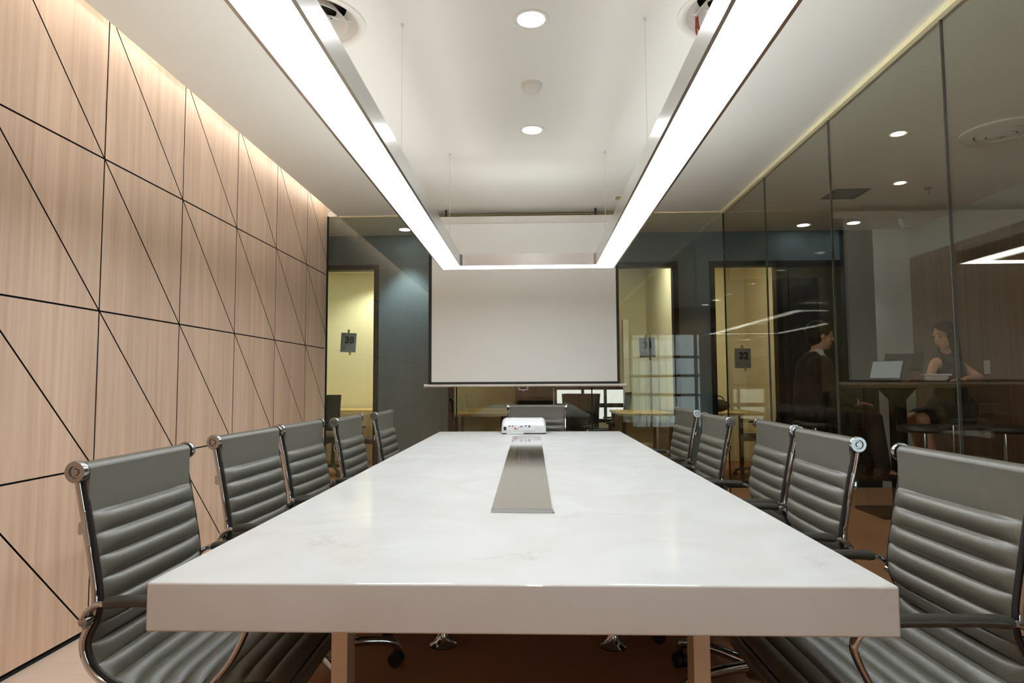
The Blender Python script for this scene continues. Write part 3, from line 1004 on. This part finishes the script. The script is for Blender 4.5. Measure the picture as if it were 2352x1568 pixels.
c_ = downlight(2.462, 4.321, 0.042, M['down_warm'], 'small warm lobby ceiling light, upper of two seen through the side glass', G3, False)
beam(c_, 4.5, 95, (1, .82, .64))
c_ = downlight(3.085, 5.42, 0.042, M['down_warm'], 'small warm lobby ceiling light, lower of two, over the bar table', G3, False)
beam(c_, 4, 95, (1, .82, .64))

sd = thing('smoke_detector', 'round white smoke detector on the ceiling between two round lights', 'smoke detector', (0, 3.50, ZC))
MB().lathe([(0, -.012), (.058, -.012), (.060, -.008), (.060, 0), (0, 0)], 32).build('base', M['white_paint'], sd)
MB().lathe([(0, -.045), (.032, -.045), (.042, -.040), (.050, -.026), (.052, -.0125), (0, -.0125)], 32).build('cover', M['white_paint'], sd)

for i, (x, y) in enumerate(DIFF):
    o = thing('air_diffuser', ['round white ceiling air diffuser beyond the left pendant bar, near the panelled wall', 'round white ceiling air diffuser with a red ribbon tied to it'][i], 'air vent', (x, y, ZC), 0, 'round ceiling air diffusers')
    MB().lathe([(.238, -.001), (.236, -.007), (.222, -.010), (.208, -.006), (.196, .004), (.150, .075), (.146, .078), (.146, .082), (.200, .012), (.200, -.0005)], 56).build('outer_ring', M['white_paint'], o)
    MB().lathe([(.150, .0), (.153, -.002), (.153, .002), (.105, .060), (.101, .060), (.148, .002)], 48, close=True).build('middle_cone', M['white_paint'], o)
    MB().lathe([(.080, .004), (.083, .002), (.083, .006), (.050, .050), (.046, .050), (.078, .006)], 40, close=True).build('inner_cone', M['white_paint'], o)
    MB().lathe([(0, .118), (.197, .118), (.197, .124), (0, .124)], 40).lathe([(.193, .05), (.193, .12), (.197, .12), (.197, .05)], 40).build('duct', M['black'], o)
    for k in range(3):
        a = 2 * PI * k / 3 + 0.5
        MB().box((.11 * math.cos(a), .11 * math.sin(a), .045), (.15, .006, .008), 0, Matrix.Rotation(a, 4, 'Z')).build('strut', M['white_paint'], o)
    if i == 1:
        rb = MB()
        for dx, l in ((0.0, 0.095), (0.013, 0.085)):
            pts = spline([(-.145, .035, .004), (-.147 + dx * .3, .032, -.025), (-.150 + dx, .030, -.06), (-.146 + dx * 1.4, .028, -l)], 14)
            rb.tube(pts, 0.0012, 6, ry=0.008, up=(0.3, 1, 0), radii=[1 - 0.03 * q for q in range(15)])
        rb.build('ribbon', M['red'], o)

ts = thing('ceiling_sensor', 'small beige rectangular sensor on the ceiling beside the right pendant bar near the screen', 'sensor', (0.765, 5.72, ZC))
MB().lo_hi((-.035, -.085, -.012), (.035, .085, 0), 0.004).build('plate', M['white_paint'], ts)
MB().lo_hi((-.022, -.07, -.017), (.022, .02, -.0115), 0.003).build('window', M['tape'], ts)

# lamps of the light trough
for k in range(12):
    y0 = DB + 0.05 + k * 0.686
    o = thing('cove_lamp', 'warm tube lamp hidden behind the ceiling edge along the panelled wall', 'cove light', (-1.90, y0, ZC + 0.06), 0, 'warm tube lamps in the ceiling trough')
    MB().lo_hi((.014, 0.0, 0), (.04, .62, .095), 0.003).build('batten', M['white_paint'], o)
    MB().tube([(0, .03, .083), (0, .59, .083)], 0.010, 8).build('tube', M['cove'], o)

# ------------------------------------------------------------------ lobby ceiling fittings
ld = thing('air_diffuser', 'round grey air diffuser in the lobby ceiling, at the right edge', 'air vent', (3.124, 4.30, ZC), 0)
for r0, r1, z in ((.16, .235, -.010), (.095, .145, -.022), (.03, .08, -.034)):
    MB().lathe([(r1, 0.0), (r1, z - .004), (r0, z - .016), (r0 - .004, z - .010), (r1 - .012, z), (r1 - .012, 0)], 44).build('ring', M['white_paint'], ld)
MB().lathe([(0, -.001), (.222, -.001), (.222, .0), (0, .0)], 40).build('backing', M['black'], ld)
sv = thing('square_vent', 'square grille in the lobby ceiling beyond the side glass', 'air vent', (2.77, 5.71, ZC))
MB().lo_hi((-.15, -.15, -.008), (.15, -.125, 0)).lo_hi((-.15, .125, -.008), (.15, .15, 0)).lo_hi((-.15, -.125, -.008), (-.125, .125, 0)).lo_hi((.125, -.125, -.008), (.15, .125, 0)).build('frame', M['dark_wall'], sv)
g_ = MB()
for k in range(9):
    g_.box((0, -.11 + k * .0275, -.004), (.25, .004, .006))
g_.build('grille', M['dark_wall'], sv)
sp_ = thing('sprinkler', 'small sprinkler head under the lobby ceiling beyond the side glass', 'sprinkler', (3.415, 5.582, ZC))
MB().lathe([(0, -.006), (.03, -.006), (.034, 0), (0, 0)], 20).build('rose', M['chrome'], sp_)
MB().lathe([(0, -.055), (.018, -.055), (.018, -.052), (.006, -.050), (.006, -.0062), (0, -.0062)], 16).build('head', M['chrome'], sp_)
cc = thing('security_camera', 'small white security camera hanging from the lobby ceiling', 'camera', (3.72, 6.55, ZC))
MB().lathe([(0, -.02), (.028, -.02), (.03, 0), (0, 0)], 18).build('mount', M['white'], cc)
MB().tube([(0, 0, -.021), (-.015, -.02, -.055), (.01, -.04, -.13)], 0.02, 12).build('body', M['white'], cc)

# ------------------------------------------------------------------ signs on the office glass
def sign(txt, x, z, tilt, label):
    y = DW + 0.0195
    o = thing('paper_sign', label, 'sign', (x, y, z), 0, 'numbered paper signs on the office glass')
    o.rotation_euler = (0, tilt, 0)
    MB().lo_hi((-.087, -.0012, -.108), (.087, 0, .108)).build('sheet', M['paper'], o)
    MB().lo_hi((-.016, -.0018, .085), (.008, -.0004, .145)).build('tape', M['tape'], o)
    MB().lo_hi((.012, -.0018, -.140), (.036, -.0004, -.098)).build('tape', M['tape'], o)
    cu = bpy.data.curves.new('number', 'FONT')
    cu.body = txt
    cu.size = 0.100
    cu.offset = 0.0055
    cu.extrude = 0.0004
    cu.align_x = 'CENTER'
    cu.space_character = 1.06
    cu.materials.append(M['ink'])
    t = bpy.data.objects.new('number', cu)
    COL.objects.link(t)
    t.parent = o
    t.location = (0.010, -0.0021, -0.006)
    t.rotation_euler = (PI / 2, 0, 0)
    bpy.context.view_layer.update()
    me = bpy.data.meshes.new_from_object(t.evaluated_get(bpy.context.evaluated_depsgraph_get()))
    t2 = bpy.data.objects.new('number', me)
    t2.parent, t2.location, t2.rotation_euler = o, t.location, t.rotation_euler
    bpy.data.objects.remove(t)
    COL.objects.link(t2)
    if not me.materials:
        me.materials.append(M['ink'])
    MB().lo_hi((-.066, -.0018, -.062), (-.030, -.0006, -.056)).build('small_print', M['ink'], o)


sign('30', -2.065, 1.13 + 0.462, 0.05, 'grey paper sign reading 30 taped to the office glass beside the panelled wall')
sign('31', 1.250, 1.13 + 0.385, -0.04, 'grey paper sign reading 31 taped to the office glass right of the projection screen')
sign('32', 2.285, 1.13 + 0.260, 0.0, 'grey paper sign reading 32 taped to the narrow office glass beside the black door')

# ------------------------------------------------------------------ office furniture
def desk(name, x0, x1, y0, y1, label, group=None, panel=True):
    o = thing(name, label, 'desk', ((x0 + x1) / 2, (y0 + y1) / 2, 0), 0, group)
    hx, hy = (x1 - x0) / 2, (y1 - y0) / 2
    MB().lo_hi((-hx, -hy, .745), (hx, hy, .775), 0.003).build('top', M['desk'], o)
    if panel:
        MB().lo_hi((-hx + .03, hy - .05, .35), (hx - .03, hy - .03, .744)).build('modesty_panel', M['desk_panel'], o)
    for sx in (-1, 1):
        for sy in (-1, 1):
            MB().lo_hi((sx * (hx - .04) - .02, sy * (hy - .04) - .02, 0), (sx * (hx - .04) + .02, sy * (hy - .04) + .02, .744)).build('leg', M['black_frame'], o)
    return o


desk('office_desk', -3.4, -1.40, 8.75, 9.44, 'long maple desk with a cream panel in the office signed 30', panel=False)
desk('office_desk', -0.95, -0.33, 7.55, 8.30, 'near maple desk on the left of the office signed 31', 'maple desks in the office signed 31')
desk('office_desk', -0.95, -0.29, 8.45, 9.40, 'maple desk behind the near one on the left of the office signed 31', 'maple desks in the office signed 31')
desk('office_desk', 1.00, 1.62, 7.50, 8.60, 'maple desk on the right of the office signed 31, under its sign', 'maple desks in the office signed 31')
desk('office_desk', 1.83, 2.45, 7.60, 8.50, 'maple desk with a dark bag on it in the office signed 32')
struct('trim_21', MB().lo_hi((1.27, 9.15, 0), (1.35, 9.23, 2.02), 0.003), M['white_paint'])
cb = thing('cabinet', 'black cabinet against the back wall of the office signed 31', 'cabinet', (0.0, 9.25, 0))
MB().lo_hi((-.26, -.22, 0.0), (.27, .22, 2.58), 0.004).build('body', M['black_frame'], cb)
for x0, x1 in ((-.255, .003), (.007, .265)):
    d_ = MB().lo_hi((x0, -.236, .05), (x1, -.221, 2.55), 0.002).build('door', M['black_frame'], cb)
    MB().lo_hi((.0 - .03 if x0 < 0 else .03, -.246, .82), (-.02 if x0 < 0 else .04, -.235, .95)).build('handle', M['chrome'], d_)
bl = thing('added_blind', 'added unseen black blind above the bright low window, keeping reflections dark', 'blind', (0.76, 9.46, 0))
MB().lo_hi((-.49, -.006, 1.08), (.49, 0, 2.56)).build('fabric', M['black_frame'], bl)  # unseen black sheet added to keep the side glass reflection dark
MB().tube([(-.49, 0, 2.60), (.49, 0, 2.60)], .035, 14).build('roller', M['black'], bl)
MB().tube([(-.49, -.003, 1.07), (.49, -.003, 1.07)], .010, 10).build('bottom_bar', M['black'], bl)
bg_ = thing('bag', 'dark handbag lying on the desk in the office signed 32', 'bag', (2.22, 7.86, .775))
MB().ball((0, 0, .075), 0.11, 3, (1.2, .6, .68)).build('body', M['jacket'], bg_)
MB().tube(spline([(-.07, 0, .12), (-.05, 0, .17), (.0, 0, .19), (.05, 0, .17), (.07, 0, .12)], 16), 0.007, 8).build('strap', M['jacket'], bg_)


def make_task_chair():
    root = thing('office_chair', '', 'chair', (0, 0, 0))
    bk = MB()
    # curved mesh back, wider at the top
    rows = []
    for i in range(13):
        t = i / 12
        z = .56 + .44 * t
        x = -.22 - .05 * math.sin(t * 2.6) - 0.07 * t * t
        hw = .17 + .05 * t
        rows.append([(x + .05 * (c * c), c * hw, z) for c in (-1, -.66, -.33, 0, .33, .66, 1)])
    V = [[bk.bm.verts.new(p) for p in r] for r in rows]
    V2 = [[bk.bm.verts.new((p[0] - .02, p[1], p[2])) for p in r] for r in rows]
    for i in range(12):
        for j in range(6):
            bk.bm.faces.new((V[i][j], V[i][j + 1], V[i + 1][j + 1], V[i + 1][j]))
            bk.bm.faces.new((V2[i][j + 1], V2[i][j], V2[i + 1][j], V2[i + 1][j + 1]))
        bk.bm.faces.new((V[i][0], V[i + 1][0], V2[i + 1][0], V2[i][0]))
        bk.bm.faces.new((V[i][6], V2[i][6], V2[i + 1][6], V[i + 1][6]))
    bk.bm.faces.new(V[0][::-1] + V2[0]); bk.bm.faces.new(V[12] + V2[12][::-1])
    bk.build('backrest', M['mesh'], root)
    MB().box((0, 0, .465), (.46, .46, .06), 0.02).build('seat', M['mesh'], root)
    MB().tube([(-.02, 0, .42), (-.20, 0, .41), (-.28, 0, .50), (-.275, 0, .66)], 0.018, 10).build('back_stem', M['black'], root)
    for s in (-1, 1):
        MB().tube([(-.08, s * .22, .43), (-.08, s * .27, .45), (-.08, s * .28, .62)], 0.012, 8).box((-.02, s * .28, .635), (.24, .06, .025), 0.008).build('armrest', M['black'], root)
    MB().lathe([(0, .09), (.025, .09), (.025, .43), (0, .43)], 14).build('column', M['black'], root)
    for k in range(5):
        a = 2 * PI * k / 5
        c_, s_ = math.cos(a), math.sin(a)
        l_ = MB().tube([(c_ * .02, s_ * .02, .11), (c_ * .29, s_ * .29, .07)], 0.018, 8).build('base_leg', M['black'], root)
        MB().tube([(c_ * .29 - s_ * .02, s_ * .29 + c_ * .02, .028), (c_ * .29 + s_ * .02, s_ * .29 - c_ * .02, .028)], 0.028, 12).tube([(c_ * .29, s_ * .29, .02), (c_ * .29, s_ * .29, .075)], 0.008, 6).build('caster', M['black'], l_)
    return root


GC = 'black mesh chairs in the offices'
tc_ = make_task_chair()
spots = [
    (-2.53, 8.10, 1.45, 'black mesh office chair cut off by the edge of the panelled wall'),
    (-1.90, 7.72, 2.5, 'black mesh office chair in the office signed 30, beside its right frame'),
    (0.18, 8.64, 0.4, 'black mesh office chair before the cabinet in the office signed 31'),
    (0.70, 8.22, 1.2, 'black mesh office chair, first of the cluster before the bright window'),
    (0.36, 7.52, -2.2, 'black mesh office chair, nearest of the cluster before the bright window'),
    (1.02, 9.00, 2.9, 'black mesh office chair, farthest of the cluster before the bright window'),
    (2.72, 7.92, 2.9, 'black mesh office chair in the office signed 32, beside its desk'),
]
for i, (x, y, rz, lab) in enumerate(spots):
    o = tc_ if i == 0 else copy_tree(tc_)
    o.location = (x, y, 0)
    o.rotation_euler = (0, 0, rz)
    o['label'] = lab
    o['group'] = GC

# ------------------------------------------------------------------ bar table, stools and people in the lobby
BX0, BX1, BY0, BY1, BZ = 2.70, 3.70, 5.42, 5.98, 1.128
bt = thing('bar_table', 'tall brown bar table with two people sitting at it behind the side glass', 'table', (3.14, 5.7, 0))
MB().lo_hi((BX0 - 3.14, BY0 - 5.7, BZ - .05), (BX1 - 3.14, BY1 - 5.7, BZ), 0.004).build('top', M['bar_top'], bt)
MB().lo_hi((-.05, -.05, .03), (.05, .05, BZ - .05), 0.004).build('column', M['black_frame'], bt)
MB().prism([(-.16, BZ - .0505), (.16, BZ - .0505), (.055, BZ - .16), (-.055, BZ - .16)], -.03, .03, 'y').build('bracket', M['black_frame'], bt)
MB().lo_hi((-.28, -.24, 0), (.28, .24, .03), 0.006).build('base', M['black_frame'], bt)


def make_stool():
    root = thing('bar_stool', '', 'stool', (0, 0, 0))
    MB().lathe([(0, .74), (.17, .74), (.185, .76), (.18, .785), (.15, .795), (0, .797)], 28).build('seat', M['pad'], root)
    MB().lathe([(0, .03), (.028, .03), (.028, .45), (.02, .46), (.02, .739), (0, .739)], 18).build('column', M['chrome'], root)
    MB().lathe([(0, 0), (.20, 0), (.205, .006), (.19, .014), (.08, .026), (.05, .045), (.029, .07), (0, .07)], 36).build('base_disc', M['chrome'], root)
    MB().tube([(.15 * math.cos(a), .15 * math.sin(a), .30) for a in [2 * PI * k / 28 for k in range(28)]], 0.009, 8, closed=True).tube([(.02, 0, .30), (.15, 0, .30)], 0.008, 8).build('foot_ring', M['chrome'], root)
    return root


GS = 'chrome bar stools in the lobby'
st = make_stool()
for i, (x, y, lab) in enumerate([
    (2.44, 5.72, 'bar stool under the man in the dark suit'),
    (3.80, 6.02, 'bar stool under the woman in the dark dress'),
    (3.00, 5.10, 'empty bar stool on the near side of the bar table with a chrome disc base'),
    (3.55, 5.02, 'empty bar stool nearer the right picture edge, beside the bar table'),
]):
    o = st if i == 0 else copy_tree(st)
    o.location = (x, y, 0)
    o['label'] = lab
    o['group'] = GS


def remesh(o, vox, smooth=2):
    md = o.modifiers.new('weld', 'REMESH')
    md.mode = 'VOXEL'
    md.voxel_size = vox
    md.use_smooth_shade = True
    if smooth:
        s = o.modifiers.new('soft', 'SMOOTH')
        s.factor = 0.5
        s.iterations = smooth
    return o


def hand(mb, wrist, direction, normal, side, curl=0.5, k=1.0):
    """Palm, four unequal bent fingers and a thumb, appended to the body mesh."""
    w = Vector(wrist); d = Vector(direction).normalized(); nn = Vector(normal).normalized()
    sd_ = d.cross(nn).normalized() * side
    palm_end = w + d * 0.085 * k
    for q in (-.026, -.009, .009, .026):
        mb.capsule(w + sd_ * q * 0.7 * k, palm_end + sd_ * q * k, .012 * k, .012 * k, 8)
    for q, L in zip((-.028, -.0095, .0095, .028), (.060, .076, .082, .072)):
        p = palm_end + sd_ * q * k
        dd = d.copy()
        for j, f in enumerate((.45, .32, .23)):
            dd = (dd - nn * curl * (0.25 + .25 * j)).normalized()
            e = p + dd * L * f * k
            mb.capsule(p, e, .0088 * k, .0078 * k, 8)
            p = e
    p = w + d * .025 * k + sd_ * .026 * k
    dd = (d * .7 + sd_ * .75 - nn * .2).normalized()
    for L in (.038, .030, .024):
        e = p + dd * L * k
        mb.capsule(p, e, .0105 * k, .009 * k, 8)
        dd = (dd + d * .4 - nn * .1).normalized()
        p = e


def head(mb, c, fwd, s=1.0):
    """Skull, jaw, nose, lips, ears, brow, neck-ready, facing fwd."""
    f = Vector(fwd).normalized()
    up = Vector((0, 0, 1))
    up = (up - f * f.dot(up)).normalized()
    rt = f.cross(up)
    R3 = Matrix((rt, f, up)).transposed().to_4x4()
    def P(x, y, z):
        return Vector(c) + (rt * x + f * y + up * z) * s
    mb.ball(P(0, -.012, .03), .092 * s, 3, (.84, 1.05, .98), R3)
    mb.ball(P(0, .028, -.045), .070 * s, 3, (.86, .85, 1.0), R3)
    mb.ball(P(0, .058, -.090), .026 * s, 2, (1.15, .8, .8), R3)
    mb.capsule(P(0, .085, .018), P(0, .104, -.022), .009 * s, .013 * s, 8)
    mb.ball(P(0, .084, -.056), .016 * s, 2, (1.5, .7, .55), R3)
    mb.ball(P(0, .081, -.068), .015 * s, 2, (1.3, .7, .6), R3)
    for q in (-1, 1):
        mb.ball(P(q * .034, .076, .032), .022 * s, 2, (1.2, .6, .45), R3)
        mb.ball(P(q * .038, .056, -.024), .022 * s, 2, (1, .8, .9), R3)
        mb.ball(P(q * .080, -.008, -.002), .026 * s, 2, (.35, .75, 1.15), R3)
    return P, R3


# ---- the man, in profile, facing +x
mx, my = 2.44, 5.72
man = thing('person', 'person in a dark suit jacket and pale shirt sitting sideways at the bar table', 'person', (0, 0, 0))
bd = MB()
hc = Vector((mx + .075, my, 1.525))
P, R3 = head(bd, hc, (1, -.10, -.05))
bd.capsule((mx + .02, my, 1.33), hc + Vector((-.015, 0, -.06)), .056, .052)
bd.capsule((mx, my, .97), (mx + .02, my, 1.12), .14, .15).capsule((mx + .02, my - .09, 1.25), (mx + .02, my + .09, 1.25), .105, .105).capsule((mx + .01, my, 1.1), (mx + .02, my, 1.28), .14, .12)
bd.capsule((mx, my - .09, .865), (mx, my + .09, .865), .105, .105)
for s in (-1, 1):
    sh = Vector((mx + .01, my + s * .185, 1.285)); el = Vector((mx + .06, my + s * .235, 1.02)); wr = Vector((mx + .285, my + s * .13, .955))
    bd.capsule(sh, el, .050, .042).capsule(el, wr, .042, .029)
    hand(bd, wr, (1, -s * .15, -.12), (0, 0, 1), s, 0.35)
    hp = Vector((mx + .02, my + s * .09, .855)); kn = Vector((mx + .43, my + s * .13, .80)); an = Vector((mx + .50, my + s * .12, .39))
    bd.capsule(hp, kn, .082, .060).capsule(kn, an, .056, .040)
    bd.capsule(an, an + Vector((.10, 0, -.055)), .038, .030)
b_ = remesh(bd.build('body', M['skin'], man), .006)
jk = MB()
jk.capsule((mx - .005, my, .93), (mx + .015, my, 1.14), .170, .168).capsule((mx + .01, my - .10, 1.245), (mx + .01, my + .10, 1.245), .118, .118).capsule((mx, my, 1.1), (mx + .005, my, 1.26), .160, .135)
jk.capsule((mx - .015, my - .07, 1.355), (mx - .015, my + .07, 1.355), .04, .04)
for s in (-1, 1):
    sh = Vector((mx + .01, my + s * .185, 1.285)); el = Vector((mx + .06, my + s * .238, 1.02)); wr = Vector((mx + .255, my + s * .145, .962))
    jk.capsule(sh, el, .070, .058).capsule(el, wr, .056, .044)
    jk.capsule((mx + .10, my + s * .04, 1.31), (mx + .155, my + s * .035, 1.05), .022, .03)
remesh(jk.build('suit_jacket', M['jacket'], man), .008)
shm = MB()
shm.capsule((mx + .075, my, 1.31), (mx + .165, my, 1.06), .052, .040).capsule((mx + .03, my - .035, 1.365), (mx + .03, my + .035, 1.365), .054, .054).capsule((mx + .07, my - .03, 1.345), (mx + .085, my + .02, 1.335), .034, .034)
remesh(shm.build('shirt', M['shirt'], man), .006)
for s in (-1, 1):
    wr = Vector((mx + .255, my + s * .145, .962))
    MB().capsule(wr + Vector((-.02, s * .01, 0)), wr + Vector((.028, -s * .012, -.004)), .036, .036).build('shirt_cuff', M['shirt'], man)
tr = MB()
tr.capsule((mx - .005, my - .09, .875), (mx - .005, my + .09, .875), .125, .125)
for s in (-1, 1):
    hp = Vector((mx + .02, my + s * .09, .865)); kn = Vector((mx + .43, my + s * .13, .81)); an = Vector((mx + .505, my + s * .12, .40))
    tr.capsule(hp, kn, .098, .078).capsule(kn, an, .076, .060)
remesh(tr.build('trousers', M['trousers'], man), .008)
for s in (-1, 1):
    an = Vector((mx + .50, my + s * .12, .35))
    remesh(MB().capsule(an + Vector((-.035, 0, -.012)), an + Vector((.16, 0, -.03)), .042, .036).ball(an + Vector((-.02, 0, .02)), .05, 2).build('shoe', M['black'], man), .007)
hr = MB()
hr.ball(hc + Vector((-.022, 0, .052)), .104, 3, (1.02, .90, .92)).ball(hc + Vector((-.056, 0, -.005)), .078, 3, (.85, 1.05, 1.0)).ball(hc + Vector((.045, 0, .095)), .05, 3, (.8, 1.1, .55))
remesh(hr.build('hair', M['hair'], man), .006)
for s in (-1, 1):
    MB().ball(P(s * .033, .083, .022), .0110, 2, (1.1, .8, .5), R3).build('eye', M['shirt'], man)
    MB().ball(P(s * .033, .091, .022), .0065, 2, (1, .7, 1), R3).build('iris', M['hair'], man)
    MB().tube([P(s * .016, .092, .044), P(s * .034, .092, .050), P(s * .052, .082, .045)], .0035, 6).build('eyebrow', M['hair'], man)
gl_ = MB()
for s in (-1, 1):
    gl_.tube([P(s * .033 + .022 * math.cos(a), .098, .026 + .017 * math.sin(a)) for a in [2 * PI * k / 16 for k in range(16)]], .0018, 6, closed=True)
    gl_.tube([P(s * .055, .098, .03), P(s * .074, .07, .03), P(s * .080, -.01, .022)], .0018, 6)
gl_.tube([P(-.011, .098, .028), P(.011, .098, .028)], .0018, 6)
gl_.build('glasses', M['black'], man)

# ---- the woman, torso to the viewer, face turned to her right
wx, wy = 3.80, 6.02
wm = thing('person', 'person with long dark hair in a sleeveless dark dress, leaning on the bar table', 'person', (0, 0, 0))
bd = MB()
hc = Vector((wx - .105, wy - .10, 1.535))
P, R3 = head(bd, hc, (-.93, -.36, -.28), 0.97)
bd.capsule((wx - .06, wy - .06, 1.33), hc + Vector((.02, .012, -.06)), .046, .044)
bd.capsule((wx, wy, .95), (wx - .02, wy - .02, 1.08), .125, .112).capsule((wx - .02, wy - .02, 1.08), (wx - .05, wy - .05, 1.24), .112, .118)
bd.capsule((wx - .165, wy - .085, 1.285), (wx + .055, wy - .02, 1.275), .058, .058)
bd.capsule((wx - .09, wy, .865), (wx + .09, wy, .865), .11, .11)
arms = [(Vector((wx - .195, wy - .09, 1.275)), Vector((wx - .30, wy - .20, 1.165)), Vector((wx - .475, wy - .31, 1.150)), 1),
        (Vector((wx + .10, wy - .01, 1.265)), Vector((wx + .16, wy - .14, 1.16)), Vector((wx - .06, wy - .30, 1.148)), -1)]
for sh, el, wr, s in arms:
    bd.capsule(sh, el, .043, .036).capsule(el, wr, .036, .024)
    hand(bd, wr, (-1, -.15, -.08), (0, 0, 1), s, 0.30, 0.92)
for s in (-1, 1):
    hp = Vector((wx - .03 + s * .06, wy + s * .05, .855)); kn = Vector((wx - .40, wy - .16 + s * .07, .80)); an = Vector((wx - .33, wy - .18 + s * .07, .38))
    bd.capsule(hp, kn, .080, .056).capsule(kn, an, .054, .036).capsule(an, an + Vector((-.11, 0, -.06)), .034, .026)
remesh(bd.build('body', M['skin'], wm), .006)
for s in (-1, 1):
    MB().ball(P(s * .033, .086, .018), .0085, 2, (1.7, .6, .45), R3).build('eye', M['hair'], wm)
    MB().tube([P(s * .016, .089, .043), P(s * .034, .089, .049), P(s * .052, .079, .044)], .0028, 6).build('eyebrow', M['hair'], wm)
MB().ball(P(0, .094, -.061), .0125, 2, (1.5, .5, .5), R3).build('lips', M['red_jack'], wm)
dm = MB()
dm.capsule((wx, wy, .90), (wx - .02, wy - .02, 1.09), .150, .126).capsule((wx - .02, wy - .02, 1.09), (wx - .05, wy - .05, 1.235), .126, .133)
dm.capsule((wx - .135, wy - .078, 1.285), (wx + .03, wy - .03, 1.278), .066, .066).capsule((wx - .062, wy - .06, 1.345), (wx - .066, wy - .062, 1.38), .058, .053)
dm.capsule((wx - .09, wy, .875), (wx + .09, wy, .875), .13, .13)
for s in (-1, 1):
    dm.capsule((wx - .03 + s * .06, wy + s * .05, .868), (wx - .34, wy - .13 + s * .07, .815), .100, .078)
remesh(dm.build('dress', M['dress'], wm), .007)
hm = MB()
hm.ball(hc + Vector((.028, .022, .045)), .104, 3, (1.0, .98, .95)).ball(hc + Vector((.055, .035, -.03)), .092, 3, (.9, .95, 1.2))
hm.capsule(hc + Vector((.075, .03, -.04)), hc + Vector((.125, .05, -.22)), .075, .055).capsule(hc + Vector((.03, .09, -.02)), hc + Vector((.07, .10, -.16)), .05, .04)
hm.capsule(hc + Vector((.015, -.055, .02)), hc + Vector((.055, -.055, -.08)), .040, .034)
hm.capsule(hc + Vector((-.070, -.045, .088)), hc + Vector((-.02, -.08, .055)), .030, .034)
remesh(hm.build('hair', M['hair'], wm), .006)
for s in (-1, 1):
    an = Vector((wx - .33, wy - .18 + s * .07, .35))
    remesh(MB().capsule(an + Vector((.02, 0, -.01)), an + Vector((-.13, 0, -.045)), .038, .030).build('shoe', M['black'], wm), .007)

# ---- things on the bar table
def laptop(label, x, y, rz, tilt, w=0.31, d=0.22, lit=False):
    o = thing('laptop', label, 'laptop', (x, y, BZ), rz, 'laptops on the bar table')
    MB().lo_hi((-w / 2, -d, 0.0), (w / 2, 0, .014), 0.004).build('keyboard_base', M['laptop'], o)
    rot = Matrix.Translation((0, .004, .014)) @ Matrix.Rotation(-tilt, 4, 'X')
    lid = MB().box((0, 0, d / 2), (w, .008, d), 0.003)
    for v in lid.bm.verts:
        v.co = rot @ v.co
    lo = lid.build('lid', M['laptop'], o)
    sm = MB().box((0, -.0046, d / 2 + .004), (w - .02, .002, d - .03))
    for v in sm.bm.verts:
        v.co = rot @ v.co
    sm.build('display', M['laptop_screen'] if lit else M['black'], lo)
    return o


laptop('open laptop with a glowing screen turned towards the man, on the bar table', 2.97, 5.58, math.radians(-52), math.radians(28), 0.26, 0.19, True)
laptop('larger dark laptop behind the glowing one, its back to the viewer', 3.20, 5.72, math.radians(168), math.radians(20), 0.30, 0.24)
cp = thing('plastic_cup', 'clear plastic cup with iced tea and a straw between laptop and food box', 'cup', (3.165, 5.465, BZ))
MB().lathe([(0, 0), (.030, 0), (.042, .115), (.044, .118), (.0405, .117), (.029, .003), (0, .003)], 24).build('shell', M['cup'], cp)
MB().lathe([(0, .0035), (.028, .0035), (.036, .085), (0, .085)], 20).build('drink', M['tea'], cp)
MB().tube([(.01, 0, .006), (-.012, .005, .175)], .003, 8).build('straw', M['black'], cp)
fb = thing('food_box', 'white foam takeaway box on the bar table in front of the woman', 'box', (3.34, 5.54, BZ), 0.1)
MB().box((0, 0, .024), (.22, .15, .044), 0.010, Matrix.Rotation(PI, 4, 'X'), taper=0.84).build('tray', M['foam'], fb)
MB().box((0, 0, .0545), (.245, .165, .016), 0.006).build('lid', M['foam'], fb)
so = thing('wall_socket', 'white wall socket on the lobby veneer behind the woman', 'socket', (XO - 0.0125, 5.98, 1.13 + .125))
MB().lo_hi((-.008, -.036, -.062), (0, .036, .062), 0.003).build('plate', M['white'], so)
MB().lo_hi((-.010, -.018, -.03), (-.0075, .018, .03), 0.002).build('rocker', M['white'], so)
